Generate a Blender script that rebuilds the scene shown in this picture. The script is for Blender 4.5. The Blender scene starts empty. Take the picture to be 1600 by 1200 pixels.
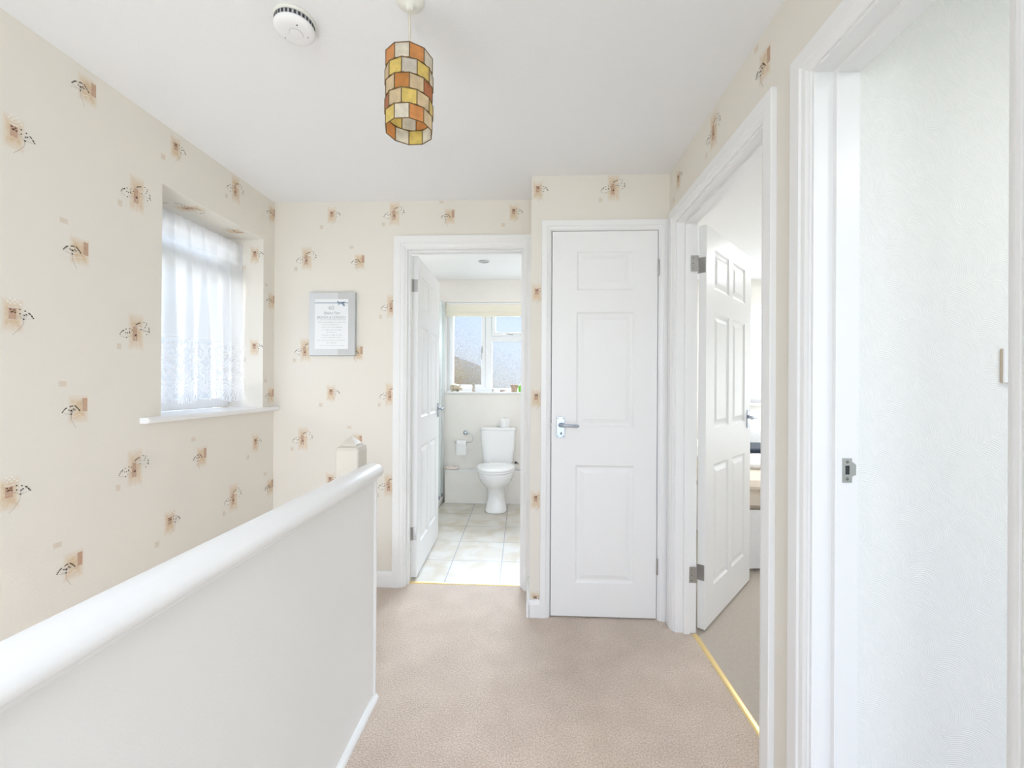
import bpy, math, random
from mathutils import Vector, Matrix
R = random.Random(7)
S = bpy.context.scene
COL = S.collection
PI = math.pi

# ------------------------------------------------------------------ materials
def new_mat(name):
    m = bpy.data.materials.new(name); m.use_nodes = True
    nt = m.node_tree
    for n in list(nt.nodes): nt.nodes.remove(n)
    out = nt.nodes.new('ShaderNodeOutputMaterial')
    return m, nt, out

def rgba(c): return (c[0], c[1], c[2], 1.0)

def mat(name, c, rough=0.5, metal=0.0, bump=None, var=None, spec=0.5, coat=0.0):
    """plain procedural surface; bump=(scale,distance,detail), var=(scale,colour2,contrast)"""
    m, nt, out = new_mat(name)
    b = nt.nodes.new('ShaderNodeBsdfPrincipled')
    b.inputs['Base Color'].default_value = rgba(c)
    b.inputs['Roughness'].default_value = rough
    b.inputs['Metallic'].default_value = metal
    b.inputs['Specular IOR Level'].default_value = spec
    b.inputs['Coat Weight'].default_value = coat
    nt.links.new(b.outputs[0], out.inputs[0])
    tc = None
    if bump or var:
        tc = nt.nodes.new('ShaderNodeTexCoord')
    if var:
        n = nt.nodes.new('ShaderNodeTexNoise'); n.inputs['Scale'].default_value = var[0]
        n.inputs['Detail'].default_value = 4
        r = nt.nodes.new('ShaderNodeValToRGB')
        k = var[2]
        r.color_ramp.elements[0].position = 0.5 - k; r.color_ramp.elements[1].position = 0.5 + k
        r.color_ramp.elements[0].color = rgba(c); r.color_ramp.elements[1].color = rgba(var[1])
        nt.links.new(tc.outputs['Object'], n.inputs['Vector'])
        nt.links.new(n.outputs['Fac'], r.inputs['Fac'])
        nt.links.new(r.outputs['Color'], b.inputs['Base Color'])
    if bump:
        n = nt.nodes.new('ShaderNodeTexNoise'); n.inputs['Scale'].default_value = bump[0]
        n.inputs['Detail'].default_value = bump[2] if len(bump) > 2 else 2
        bp = nt.nodes.new('ShaderNodeBump'); bp.inputs['Distance'].default_value = bump[1]
        bp.inputs['Strength'].default_value = 1.0
        nt.links.new(tc.outputs['Object'], n.inputs['Vector'])
        nt.links.new(n.outputs['Fac'], bp.inputs['Height'])
        nt.links.new(bp.outputs[0], b.inputs['Normal'])
    return m

WALLC = (0.80, 0.762, 0.695)
M = {}
M['gloss'] = mat('white_gloss_paint', (0.86, 0.86, 0.86), 0.32)
M['door'] = mat('white_door_paint', (0.86, 0.86, 0.86), 0.38, bump=(300, 0.0003))
M['ceil'] = mat('white_ceiling_paint', (0.865, 0.87, 0.885), 0.9, bump=(160, 0.0006))
M['panel'] = mat('white_emulsion', (0.83, 0.825, 0.81), 0.8, bump=(220, 0.0004))
M['bathwall'] = mat('cream_wall_tile', (0.85, 0.825, 0.785), 0.35, var=(9, (0.835, 0.80, 0.755), 0.2))
M['bathceil'] = mat('bathroom_ceiling_paint', (0.86, 0.86, 0.86), 0.9)
M['bedwall'] = mat('bedroom_wall_paper', (0.84, 0.81, 0.76), 0.85, bump=(120, 0.0006))
M['chrome'] = mat('polished_chrome', (0.45, 0.495, 0.57), 0.26, 1.0)
M['brightchrome'] = mat('bright_chrome', (0.58, 0.61, 0.65), 0.18, 1.0)
M['steel'] = mat('satin_steel', (0.48, 0.47, 0.46), 0.34, 1.0)
M['brass'] = mat('brass_strip', (0.90, 0.70, 0.34), 0.30, 0.9)
M['dark'] = mat('dark_recess', (0.03, 0.03, 0.035), 0.6)
M['screw'] = mat('screw_head', (0.22, 0.21, 0.2), 0.4, 0.9)
M['ceramic'] = mat('white_ceramic', (0.88, 0.88, 0.88), 0.12, coat=0.4)
M['seatpl'] = mat('white_seat_plastic', (0.90, 0.90, 0.90), 0.2)
M['upvc'] = mat('white_upvc', (0.86, 0.87, 0.89), 0.3)
M['paper'] = mat('toilet_paper', (0.90, 0.90, 0.90), 0.95, bump=(250, 0.0006))
M['plastic'] = mat('white_plastic', (0.86, 0.86, 0.87), 0.4)
M['plasticold'] = mat('cream_plastic', (0.83, 0.82, 0.76), 0.4)
M['greyvent'] = mat('grey_plastic', (0.47, 0.48, 0.50), 0.5)
M['cable'] = mat('ivory_cable', (0.74, 0.69, 0.58), 0.5)
M['lead'] = mat('bronze_frame_line', (0.20, 0.13, 0.06), 0.45, 0.6)
M['carpet2'] = mat('bedroom_carpet', (0.62, 0.555, 0.49), 1.0, bump=(420, 0.004, 4), var=(60, (0.56, 0.50, 0.44), 0.25), spec=0.1)
M['blind'] = mat('cream_blind_fabric', (0.86, 0.82, 0.70), 0.85, bump=(300, 0.0005))
M['rod'] = mat('cream_rod', (0.78, 0.74, 0.64), 0.5)

# carpet: twisted pile, pinkish beige
def carpet():
    m, nt, out = new_mat('beige_twist_carpet')
    b = nt.nodes.new('ShaderNodeBsdfPrincipled'); b.inputs['Roughness'].default_value = 1.0
    b.inputs['Specular IOR Level'].default_value = 0.05
    b.inputs['Sheen Weight'].default_value = 0.8; b.inputs['Sheen Roughness'].default_value = 0.45
    tc = nt.nodes.new('ShaderNodeTexCoord')
    n1 = nt.nodes.new('ShaderNodeTexNoise'); n1.inputs['Scale'].default_value = 190; n1.inputs['Detail'].default_value = 5
    n2 = nt.nodes.new('ShaderNodeTexNoise'); n2.inputs['Scale'].default_value = 7; n2.inputs['Detail'].default_value = 4
    r1 = nt.nodes.new('ShaderNodeValToRGB')
    r1.color_ramp.elements[0].position = 0.32; r1.color_ramp.elements[0].color = (0.47, 0.355, 0.27, 1)
    r1.color_ramp.elements[1].position = 0.66; r1.color_ramp.elements[1].color = (0.77, 0.645, 0.54, 1)
    r2 = nt.nodes.new('ShaderNodeValToRGB')
    r2.color_ramp.elements[0].position = 0.35; r2.color_ramp.elements[0].color = (0.90, 0.885, 0.87, 1)
    r2.color_ramp.elements[1].position = 0.65; r2.color_ramp.elements[1].color = (1, 1, 1, 1)
    mx = nt.nodes.new('ShaderNodeMix'); mx.data_type = 'RGBA'; mx.blend_type = 'MULTIPLY'
    mx.inputs[0].default_value = 1.0
    bp = nt.nodes.new('ShaderNodeBump'); bp.inputs['Distance'].default_value = 0.006; bp.inputs['Strength'].default_value = 0.8
    L = nt.links.new
    L(tc.outputs['Object'], n1.inputs['Vector']); L(tc.outputs['Object'], n2.inputs['Vector'])
    L(n1.outputs['Fac'], r1.inputs['Fac']); L(n2.outputs['Fac'], r2.inputs['Fac'])
    L(r1.outputs['Color'], mx.inputs[6]); L(r2.outputs['Color'], mx.inputs[7])
    L(mx.outputs[2], b.inputs['Base Color'])
    L(n1.outputs['Fac'], bp.inputs['Height']); L(bp.outputs[0], b.inputs['Normal'])
    L(b.outputs[0], out.inputs[0])
    return m
M['carpet'] = carpet()

# wallpaper ground: faint woven texture
def wallpaper():
    m, nt, out = new_mat('cream_wallpaper')
    b = nt.nodes.new('ShaderNodeBsdfPrincipled'); b.inputs['Roughness'].default_value = 0.8
    b.inputs['Specular IOR Level'].default_value = 0.25
    b.inputs['Base Color'].default_value = rgba(WALLC)
    tc = nt.nodes.new('ShaderNodeTexCoord')
    n1 = nt.nodes.new('ShaderNodeTexNoise'); n1.inputs['Scale'].default_value = 260; n1.inputs['Detail'].default_value = 3
    bp = nt.nodes.new('ShaderNodeBump'); bp.inputs['Distance'].default_value = 0.00035
    nt.links.new(tc.outputs['Object'], n1.inputs['Vector'])
    nt.links.new(n1.outputs['Fac'], bp.inputs['Height']); nt.links.new(bp.outputs[0], b.inputs['Normal'])
    nt.links.new(b.outputs[0], out.inputs[0])
    return m
M['wallpaper'] = wallpaper()

# printed soft-edged colour patch of the wallpaper (uses the patch's own UV square)
def patch(name, c, strength, soft=0.22, rag=0.5):
    m, nt, out = new_mat(name)
    L = nt.links.new
    b = nt.nodes.new('ShaderNodeBsdfPrincipled'); b.inputs['Roughness'].default_value = 0.8
    b.inputs['Specular IOR Level'].default_value = 0.25
    uv = nt.nodes.new('ShaderNodeUVMap')
    sep = nt.nodes.new('ShaderNodeSeparateXYZ'); L(uv.outputs[0], sep.inputs[0])
    tc = nt.nodes.new('ShaderNodeTexCoord')
    nz = nt.nodes.new('ShaderNodeTexNoise'); nz.inputs['Scale'].default_value = 90; nz.inputs['Detail'].default_value = 5
    L(tc.outputs['Object'], nz.inputs['Vector'])
    def mth(op, a, bb):
        n = nt.nodes.new('ShaderNodeMath'); n.operation = op
        for i, v in enumerate((a, bb)):
            if hasattr(v, 'is_output') or not isinstance(v, (int, float)): L(v, n.inputs[i])
            else: n.inputs[i].default_value = v
        return n.outputs[0]
    def edge(o):
        a = mth('SUBTRACT', o, 0.5); a = mth('ABSOLUTE', a, 0); a = mth('SUBTRACT', 0.5, a)
        return mth('DIVIDE', a, soft)
    e = mth('MINIMUM', edge(sep.outputs[0]), edge(sep.outputs[1]))
    e = mth('MINIMUM', e, 1.0); e = mth('MAXIMUM', e, 0.0)
    k = mth('SUBTRACT', nz.outputs['Fac'], 0.5); k = mth('MULTIPLY', k, rag); k = mth('ADD', k, 1.0)
    f = mth('MULTIPLY', e, k); f = mth('MULTIPLY', f, strength); f = mth('MINIMUM', f, 1.0)
    mx = nt.nodes.new('ShaderNodeMix'); mx.data_type = 'RGBA'
    L(f, mx.inputs[0]); mx.inputs[6].default_value = rgba(WALLC); mx.inputs[7].default_value = rgba(c)
    L(mx.outputs[2], b.inputs['Base Color']); L(b.outputs[0], out.inputs[0])
    return m
M['wp_patch'] = patch('print_beige_patch', (0.68, 0.52, 0.34), 0.85, 0.30, 1.6)
M['wp_rect'] = patch('print_brown_block', (0.50, 0.30, 0.19), 0.85, 0.07, 0.5)
M['wp_square'] = patch('print_small_square', (0.66, 0.56, 0.44), 0.62, 0.12, 0.6)
M['wp_dot'] = mat('print_dark_seed', (0.055, 0.045, 0.04), 0.8)
M['wp_brown'] = mat('print_brown_seed', (0.16, 0.08, 0.045), 0.8)
M['wp_stem'] = mat('print_grey_stem', (0.42, 0.36, 0.31), 0.8)
M['wp_white'] = mat('print_pale_stem', (0.90, 0.88, 0.84), 0.8)

# combed plaster (side room wall)
def combed():
    m, nt, out = new_mat('combed_plaster')
    L = nt.links.new
    b = nt.nodes.new('ShaderNodeBsdfPrincipled'); b.inputs['Roughness'].default_value = 0.75
    b.inputs['Base Color'].default_value = (0.86, 0.86, 0.845, 1)
    tc = nt.nodes.new('ShaderNodeTexCoord')
    vo = nt.nodes.new('ShaderNodeTexVoronoi'); vo.inputs['Scale'].default_value = 9
    L(tc.outputs['Object'], vo.inputs['Vector'])
    wv = nt.nodes.new('ShaderNodeTexWave'); wv.wave_type = 'RINGS'; wv.rings_direction = 'Y'
    wv.inputs['Scale'].default_value = 62; wv.inputs['Distortion'].default_value = 2.5; wv.inputs['Detail'].default_value = 2
    sub = nt.nodes.new('ShaderNodeVectorMath'); sub.operation = 'SUBTRACT'
    L(tc.outputs['Object'], sub.inputs[0]); L(vo.outputs['Position'], sub.inputs[1])
    add = nt.nodes.new('ShaderNodeVectorMath'); add.operation = 'ADD'; add.inputs[1].default_value = (0.07, 0, 0.06)
    L(sub.outputs[0], add.inputs[0]); L(add.outputs[0], wv.inputs['Vector'])
    bp = nt.nodes.new('ShaderNodeBump'); bp.inputs['Distance'].default_value = 0.002; bp.inputs['Strength'].default_value = 0.35
    L(wv.outputs['Fac'], bp.inputs['Height']); L(bp.outputs[0], b.inputs['Normal'])
    L(b.outputs[0], out.inputs[0])
    return m
M['combed'] = combed()

# bathroom floor tiles with grey grout
def tiles():
    m, nt, out = new_mat('stone_floor_tile')
    L = nt.links.new
    b = nt.nodes.new('ShaderNodeBsdfPrincipled'); b.inputs['Roughness'].default_value = 0.25
    tc = nt.nodes.new('ShaderNodeTexCoord'); sp = nt.nodes.new('ShaderNodeSeparateXYZ'); L(tc.outputs['Object'], sp.inputs[0])
    def mth(op, a, bb=0.0):
        n = nt.nodes.new('ShaderNodeMath'); n.operation = op
        for i, v in enumerate((a, bb)):
            if isinstance(v, (int, float)): n.inputs[i].default_value = v
            else: L(v, n.inputs[i])
        return n.outputs[0]
    def line(o, off, per):
        a = mth('SUBTRACT', o, off - 20 * per); a = mth('DIVIDE', a, per); a = mth('FRACT', a)
        a = mth('SUBTRACT', a, 0.5); a = mth('ABSOLUTE', a); a = mth('SUBTRACT', 0.5, a)
        return mth('MULTIPLY', a, per)
    sk = mth('MULTIPLY', sp.outputs[1], 0.022); xs = mth('ADD', sp.outputs[0], sk)
    d = mth('MINIMUM', line(xs, -0.125, 0.335), line(sp.outputs[1], 2.85, 0.345))
    g = mth('LESS_THAN', d, 0.0028)
    n1 = nt.nodes.new('ShaderNodeTexNoise'); n1.inputs['Scale'].default_value = 6; n1.inputs['Detail'].default_value = 6
    n1.inputs['Distortion'].default_value = 0.6
    L(tc.outputs['Object'], n1.inputs['Vector'])
    r1 = nt.nodes.new('ShaderNodeValToRGB')
    r1.color_ramp.elements[0].position = 0.35; r1.color_ramp.elements[0].color = (0.58, 0.515, 0.42, 1)
    r1.color_ramp.elements[1].position = 0.62; r1.color_ramp.elements[1].color = (0.68, 0.655, 0.61, 1)
    L(n1.outputs['Fac'], r1.inputs['Fac'])
    mx = nt.nodes.new('ShaderNodeMix'); mx.data_type = 'RGBA'
    L(g, mx.inputs[0]); L(r1.outputs['Color'], mx.inputs[6]); mx.inputs[7].default_value = (0.34, 0.36, 0.40, 1)
    L(mx.outputs[2], b.inputs['Base Color']); L(b.outputs[0], out.inputs[0])
    return m
M['tiles'] = tiles()

def clear_glass(name, tint=(0.97, 0.98, 0.98)):
    m, nt, out = new_mat(name)
    t = nt.nodes.new('ShaderNodeBsdfTransparent'); t.inputs[0].default_value = rgba(tint)
    g = nt.nodes.new('ShaderNodeBsdfGlossy'); g.inputs['Roughness'].default_value = 0.02
    mx = nt.nodes.new('ShaderNodeMixShader')
    mx.inputs[0].default_value = 0.05; nt.links.new(t.outputs[0], mx.inputs[1]); nt.links.new(g.outputs[0], mx.inputs[2])
    nt.links.new(mx.outputs[0], out.inputs[0])
    return m
M['glass'] = clear_glass('clear_glass')
M['screenglass'] = clear_glass('shower_glass', (0.90, 0.94, 0.93))

def obscure_glass():
    m, nt, out = new_mat('obscured_glass')
    L = nt.links.new
    tc = nt.nodes.new('ShaderNodeTexCoord')
    vo = nt.nodes.new('ShaderNodeTexVoronoi'); vo.inputs['Scale'].default_value = 60; vo.feature = 'SMOOTH_F1'
    nz = nt.nodes.new('ShaderNodeTexNoise'); nz.inputs['Scale'].default_value = 46; nz.inputs['Detail'].default_value = 4
    nz.inputs['Distortion'].default_value = 2.5
    L(tc.outputs['Object'], nz.inputs['Vector'])
    bp = nt.nodes.new('ShaderNodeBump'); bp.inputs['Distance'].default_value = 0.02; bp.inputs['Strength'].default_value = 1.0
    L(nz.outputs['Fac'], bp.inputs['Height'])
    rf = nt.nodes.new('ShaderNodeBsdfRefraction'); rf.inputs['IOR'].default_value = 1.16; rf.inputs['Roughness'].default_value = 0.05
    rf.inputs['Color'].default_value = (0.50, 0.52, 0.54, 1)
    L(bp.outputs[0], rf.inputs['Normal'])
    t = nt.nodes.new('ShaderNodeBsdfTransparent'); t.inputs[0].default_value = (0.50, 0.52, 0.54, 1)
    rp = nt.nodes.new('ShaderNodeValToRGB')
    rp.color_ramp.elements[0].position = 0.40; rp.color_ramp.elements[0].color = (0.60, 0.60, 0.60, 1)
    rp.color_ramp.elements[1].position = 0.60; rp.color_ramp.elements[1].color = (0.80, 0.80, 0.80, 1)
    L(nz.outputs['Fac'], rp.inputs['Fac'])
    mx = nt.nodes.new('ShaderNodeMixShader')
    L(rp.outputs['Color'], mx.inputs[0]); L(t.outputs[0], mx.inputs[1]); L(rf.outputs[0], mx.inputs[2])
    L(mx.outputs[0], out.inputs[0])
    return m
M['obscure'] = obscure_glass()

def shell(name, c):
    """translucent capiz-like tile"""
    m, nt, out = new_mat(name)
    L = nt.links.new
    tc = nt.nodes.new('ShaderNodeTexCoord')
    n1 = nt.nodes.new('ShaderNodeTexNoise'); n1.inputs['Scale'].default_value = 45; n1.inputs['Detail'].default_value = 3
    L(tc.outputs['Object'], n1.inputs['Vector'])
    r = nt.nodes.new('ShaderNodeValToRGB')
    r.color_ramp.elements[0].position = 0.3; r.color_ramp.elements[0].color = rgba([x * 0.82 for x in c])
    r.color_ramp.elements[1].position = 0.7; r.color_ramp.elements[1].color = rgba([min(1, x * 1.08) for x in c])
    L(n1.outputs['Fac'], r.inputs['Fac'])
    d = nt.nodes.new('ShaderNodeBsdfPrincipled'); d.inputs['Roughness'].default_value = 0.3
    t = nt.nodes.new('ShaderNodeBsdfTranslucent')
    L(r.outputs['Color'], d.inputs['Base Color']); L(r.outputs['Color'], t.inputs[0])
    mx = nt.nodes.new('ShaderNodeMixShader'); mx.inputs[0].default_value = 0.5
    L(d.outputs[0], mx.inputs[1]); L(t.outputs[0], mx.inputs[2]); L(mx.outputs[0], out.inputs[0])
    return m
SH = {'o': shell('shell_orange', (0.80, 0.36, 0.13)), 'd': shell('shell_amber', (0.66, 0.30, 0.09)),
      'r': shell('shell_rust', (0.58, 0.22, 0.10)), 'y': shell('shell_yellow', (0.88, 0.70, 0.22)),
      'c': shell('shell_cream', (0.86, 0.82, 0.70)), 't': shell('shell_tan', (0.84, 0.70, 0.47)),
      'g': shell('shell_pearl', (0.74, 0.71, 0.65))}

def lace():
    m, nt, out = new_mat('white_lace_voile')
    L = nt.links.new
    at = nt.nodes.new('ShaderNodeVertexColor'); at.layer_name = 'weave'
    d = nt.nodes.new('ShaderNodeBsdfDiffuse'); d.inputs[0].default_value = (0.86, 0.86, 0.875, 1)
    t = nt.nodes.new('ShaderNodeBsdfTranslucent'); t.inputs[0].default_value = (0.86, 0.86, 0.875, 1)
    a = nt.nodes.new('ShaderNodeMixShader'); a.inputs[0].default_value = 0.45
    L(d.outputs[0], a.inputs[1]); L(t.outputs[0], a.inputs[2])
    tr = nt.nodes.new('ShaderNodeBsdfTransparent')
    mx = nt.nodes.new('ShaderNodeMixShader')
    L(at.outputs['Color'], mx.inputs[0]); L(tr.outputs[0], mx.inputs[1]); L(a.outputs[0], mx.inputs[2])
    L(mx.outputs[0], out.inputs[0])
    return m
M['lace'] = lace()

# ------------------------------------------------------------------ mesh builder
class MB:
    def __init__(s): s.v = []; s.f = []; s.m = []; s.uv = {}; s.mats = []; s.sm = []
    def mi(s, m):
        if m not in s.mats: s.mats.append(m)
        return s.mats.index(m)
    def face(s, pts, m, smooth=False, uv=None):
        n = len(s.v); s.v += [tuple(p) for p in pts]
        s.f.append(tuple(range(n, n + len(pts)))); s.m.append(s.mi(m)); s.sm.append(smooth)
        if uv: s.uv[len(s.f) - 1] = uv
    def grid(s, rows, m, smooth=True, closed_u=False, closed_v=False):
        """rows: list of lists of points (shared vertices)"""
        n0 = len(s.v); nr = len(rows); nc = len(rows[0]); k = s.mi(m)
        for r in rows: s.v += [tuple(p) for p in r]
        for i in range(nr if closed_v else nr - 1):
            for j in range(nc if closed_u else nc - 1):
                a = n0 + i * nc + j; b = n0 + i * nc + (j + 1) % nc
                c = n0 + ((i + 1) % nr) * nc + (j + 1) % nc; d = n0 + ((i + 1) % nr) * nc + j
                s.f.append((a, b, c, d)); s.m.append(k); s.sm.append(smooth)
    def cap(s, pts, m): s.face(pts, m)
    def box(s, a, b, m, bev=0.0, T=None):
        x0, y0, z0 = a; x1, y1, z1 = b
        if bev <= 0:
            c = [(x0, y0, z0), (x1, y0, z0), (x1, y1, z0), (x0, y1, z0), (x0, y0, z1), (x1, y0, z1), (x1, y1, z1), (x0, y1, z1)]
            if T: c = [tuple(T(Vector(p))) for p in c]
            for q in ((3, 2, 1, 0), (4, 5, 6, 7), (0, 1, 5, 4), (1, 2, 6, 5), (2, 3, 7, 6), (3, 0, 4, 7)):
                s.face([c[i] for i in q], m)
            return
        # rounded box: 8 corners x 3 verts, chamfered
        e = bev
        n0 = len(s.v); k = s.mi(m); idx = {}
        for ix, x in enumerate((x0, x1)):
            for iy, y in enumerate((y0, y1)):
                for iz, z in enumerate((z0, z1)):
                    sx = e if ix == 0 else -e; sy = e if iy == 0 else -e; sz = e if iz == 0 else -e
                    for ax, p in enumerate(((x, y + sy, z + sz), (x + sx, y, z + sz), (x + sx, y + sy, z))):
                        idx[(ix, iy, iz, ax)] = len(s.v)
                        s.v.append(tuple(T(Vector(p))) if T else p)
        def q(*ids): s.f.append(tuple(ids)); s.m.append(k); s.sm.append(False)
        I = lambda a, b, c, d: idx[(a, b, c, d)]
        q(I(0,0,0,0), I(0,0,1,0), I(0,1,1,0), I(0,1,0,0)); q(I(1,0,0,0), I(1,1,0,0), I(1,1,1,0), I(1,0,1,0))
        q(I(0,0,0,1), I(1,0,0,1), I(1,0,1,1), I(0,0,1,1)); q(I(0,1,0,1), I(0,1,1,1), I(1,1,1,1), I(1,1,0,1))
        q(I(0,0,0,2), I(0,1,0,2), I(1,1,0,2), I(1,0,0,2)); q(I(0,0,1,2), I(1,0,1,2), I(1,1,1,2), I(0,1,1,2))
        for a in (0, 1):
            for b in (0, 1):
                q(I(a,b,0,0), I(a,b,0,1), I(a,b,1,1), I(a,b,1,0))
                q(I(a,0,b,0), I(a,1,b,0), I(a,1,b,2), I(a,0,b,2))
                q(I(0,a,b,1), I(1,a,b,1), I(1,a,b,2), I(0,a,b,2))
                for c in (0, 1): q(I(a,b,c,0), I(a,b,c,1), I(a,b,c,2))
    def lathe(s, prof, m, c=(0, 0, 0), n=32, axis='z', sx=1, sy=1, smooth=True):
        rows = []
        for r, h in prof:
            row = []
            for i in range(n):
                a = 2 * PI * i / n; x = r * math.cos(a) * sx; y = r * math.sin(a) * sy
                if axis == 'z': p = (c[0] + x, c[1] + y, c[2] + h)
                elif axis == 'y': p = (c[0] + x, c[1] + h, c[2] + y)
                else: p = (c[0] + h, c[1] + x, c[2] + y)
                row.append(p)
            rows.append(row)
        s.grid(rows, m, smooth, closed_u=True)
        if prof[0][0] > 1e-6: s.face(list(reversed(rows[0])), m)
        if prof[-1][0] > 1e-6: s.face(rows[-1], m)
    def tube(s, pts, r, m, n=10, caps=True, closed=False):
        pts = [Vector(p) for p in pts]; rows = []; N = len(pts)
        rr = r if isinstance(r, (list, tuple)) else [r] * N
        up = None
        for i, p in enumerate(pts):
            if closed: t = pts[(i + 1) % N] - pts[i - 1]
            else: t = (pts[min(i + 1, N - 1)] - pts[max(i - 1, 0)])
            t.normalize()
            if up is None:
                up = Vector((0, 0, 1)) if abs(t.z) < 0.9 else Vector((1, 0, 0))
            u = (up - t * up.dot(t)).normalized(); w = t.cross(u); up = u
            rows.append([tuple(p + (u * math.cos(2 * PI * k / n) + w * math.sin(2 * PI * k / n)) * rr[i]) for k in range(n)])
        s.grid(rows, m, True, closed_u=True, closed_v=closed)
        if caps and not closed:
            s.face(list(reversed(rows[0])), m); s.face(rows[-1], m)
    def prism(s, prof, p0, p1, m, mapf, smooth=False):
        """closed profile [(a,b)] extruded from t=p0 to p1, mapf(a,b,t)->xyz"""
        r0 = [mapf(a, b, p0) for a, b in prof]; r1 = [mapf(a, b, p1) for a, b in prof]
        s.grid([r0, r1], m, smooth, closed_u=True)
        s.face(list(reversed(r0)), m); s.face(r1, m)
    def build(s, name, parent=None, loc=None, rz=0.0, fixn=True):
        me = bpy.data.meshes.new(name); me.from_pydata(s.v, [], s.f); 
        for m in s.mats: me.materials.append(m)
        for i, p in enumerate(me.polygons): p.material_index = s.m[i]; p.use_smooth = s.sm[i]
        if s.uv:
            ul = me.uv_layers.new(name='UVMap')
            for fi, uv in s.uv.items():
                for li, q in zip(me.polygons[fi].loop_indices, uv): ul.data[li].uv = q
        if fixn:
            import bmesh
            bm = bmesh.new(); bm.from_mesh(me); bmesh.ops.remove_doubles(bm, verts=bm.verts, dist=1e-6) if not s.uv else None
            bmesh.ops.recalc_face_normals(bm, faces=bm.faces); bm.to_mesh(me); bm.free()
        me.update()
        o = bpy.data.objects.new(name, me); COL.objects.link(o)
        if parent: o.parent = parent
        if loc: o.location = loc
        o.rotation_euler.z = rz
        return o

def tag(o, label, cat, group=None):
    o['label'] = label; o['category'] = cat
    if group: o['group'] = group
    return o
def struct(o, label=None):
    o['kind'] = 'structure'
    if label: o['label'] = label
    return o
def empty(name, loc=(0, 0, 0), rz=0):
    o = bpy.data.objects.new(name, None); COL.objects.link(o); o.location = loc; o.rotation_euler.z = rz
    o.empty_display_size = 0.05
    return o

# ------------------------------------------------------------------ key dimensions (metres)
XL, XR = -1.54, 0.707            # landing side walls
YB, YC = 2.46, 2.185             # bathroom-door wall, cupboard wall
H = 2.283
YBACK = 4.33                     # bathroom outer wall
Y0 = -1.1                        # landing carries on open behind the camera

def wall_grid(mb, us, vs, solid, thick, mp, m, mback=None, mside=None):
    """wall with rectangular openings. us, vs = grid lines, solid(i,j); mp(u,v,d)->xyz with d depth 0..thick"""
    mback = mback or m; mside = mside or m
    nu, nv = len(us) - 1, len(vs) - 1
    S_ = lambda i, j: 0 <= i < nu and 0 <= j < nv and solid(i, j)
    for i in range(nu):
        for j in range(nv):
            if not S_(i, j): continue
            a, b, c, d = us[i], us[i + 1], vs[j], vs[j + 1]
            mb.face([mp(a, c, 0), mp(b, c, 0), mp(b, d, 0), mp(a, d, 0)], m)
            mb.face([mp(a, c, thick), mp(b, c, thick), mp(b, d, thick), mp(a, d, thick)], mback)
            if not S_(i - 1, j): mb.face([mp(a, c, 0), mp(a, d, 0), mp(a, d, thick), mp(a, c, thick)], mside)
            if not S_(i + 1, j): mb.face([mp(b, c, 0), mp(b, d, 0), mp(b, d, thick), mp(b, c, thick)], mside)
            if not S_(i, j - 1): mb.face([mp(a, c, 0), mp(b, c, 0), mp(b, c, thick), mp(a, c, thick)], mside)
            if not S_(i, j + 1): mb.face([mp(a, d, 0), mp(b, d, 0), mp(b, d, thick), mp(a, d, thick)], mside)

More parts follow.
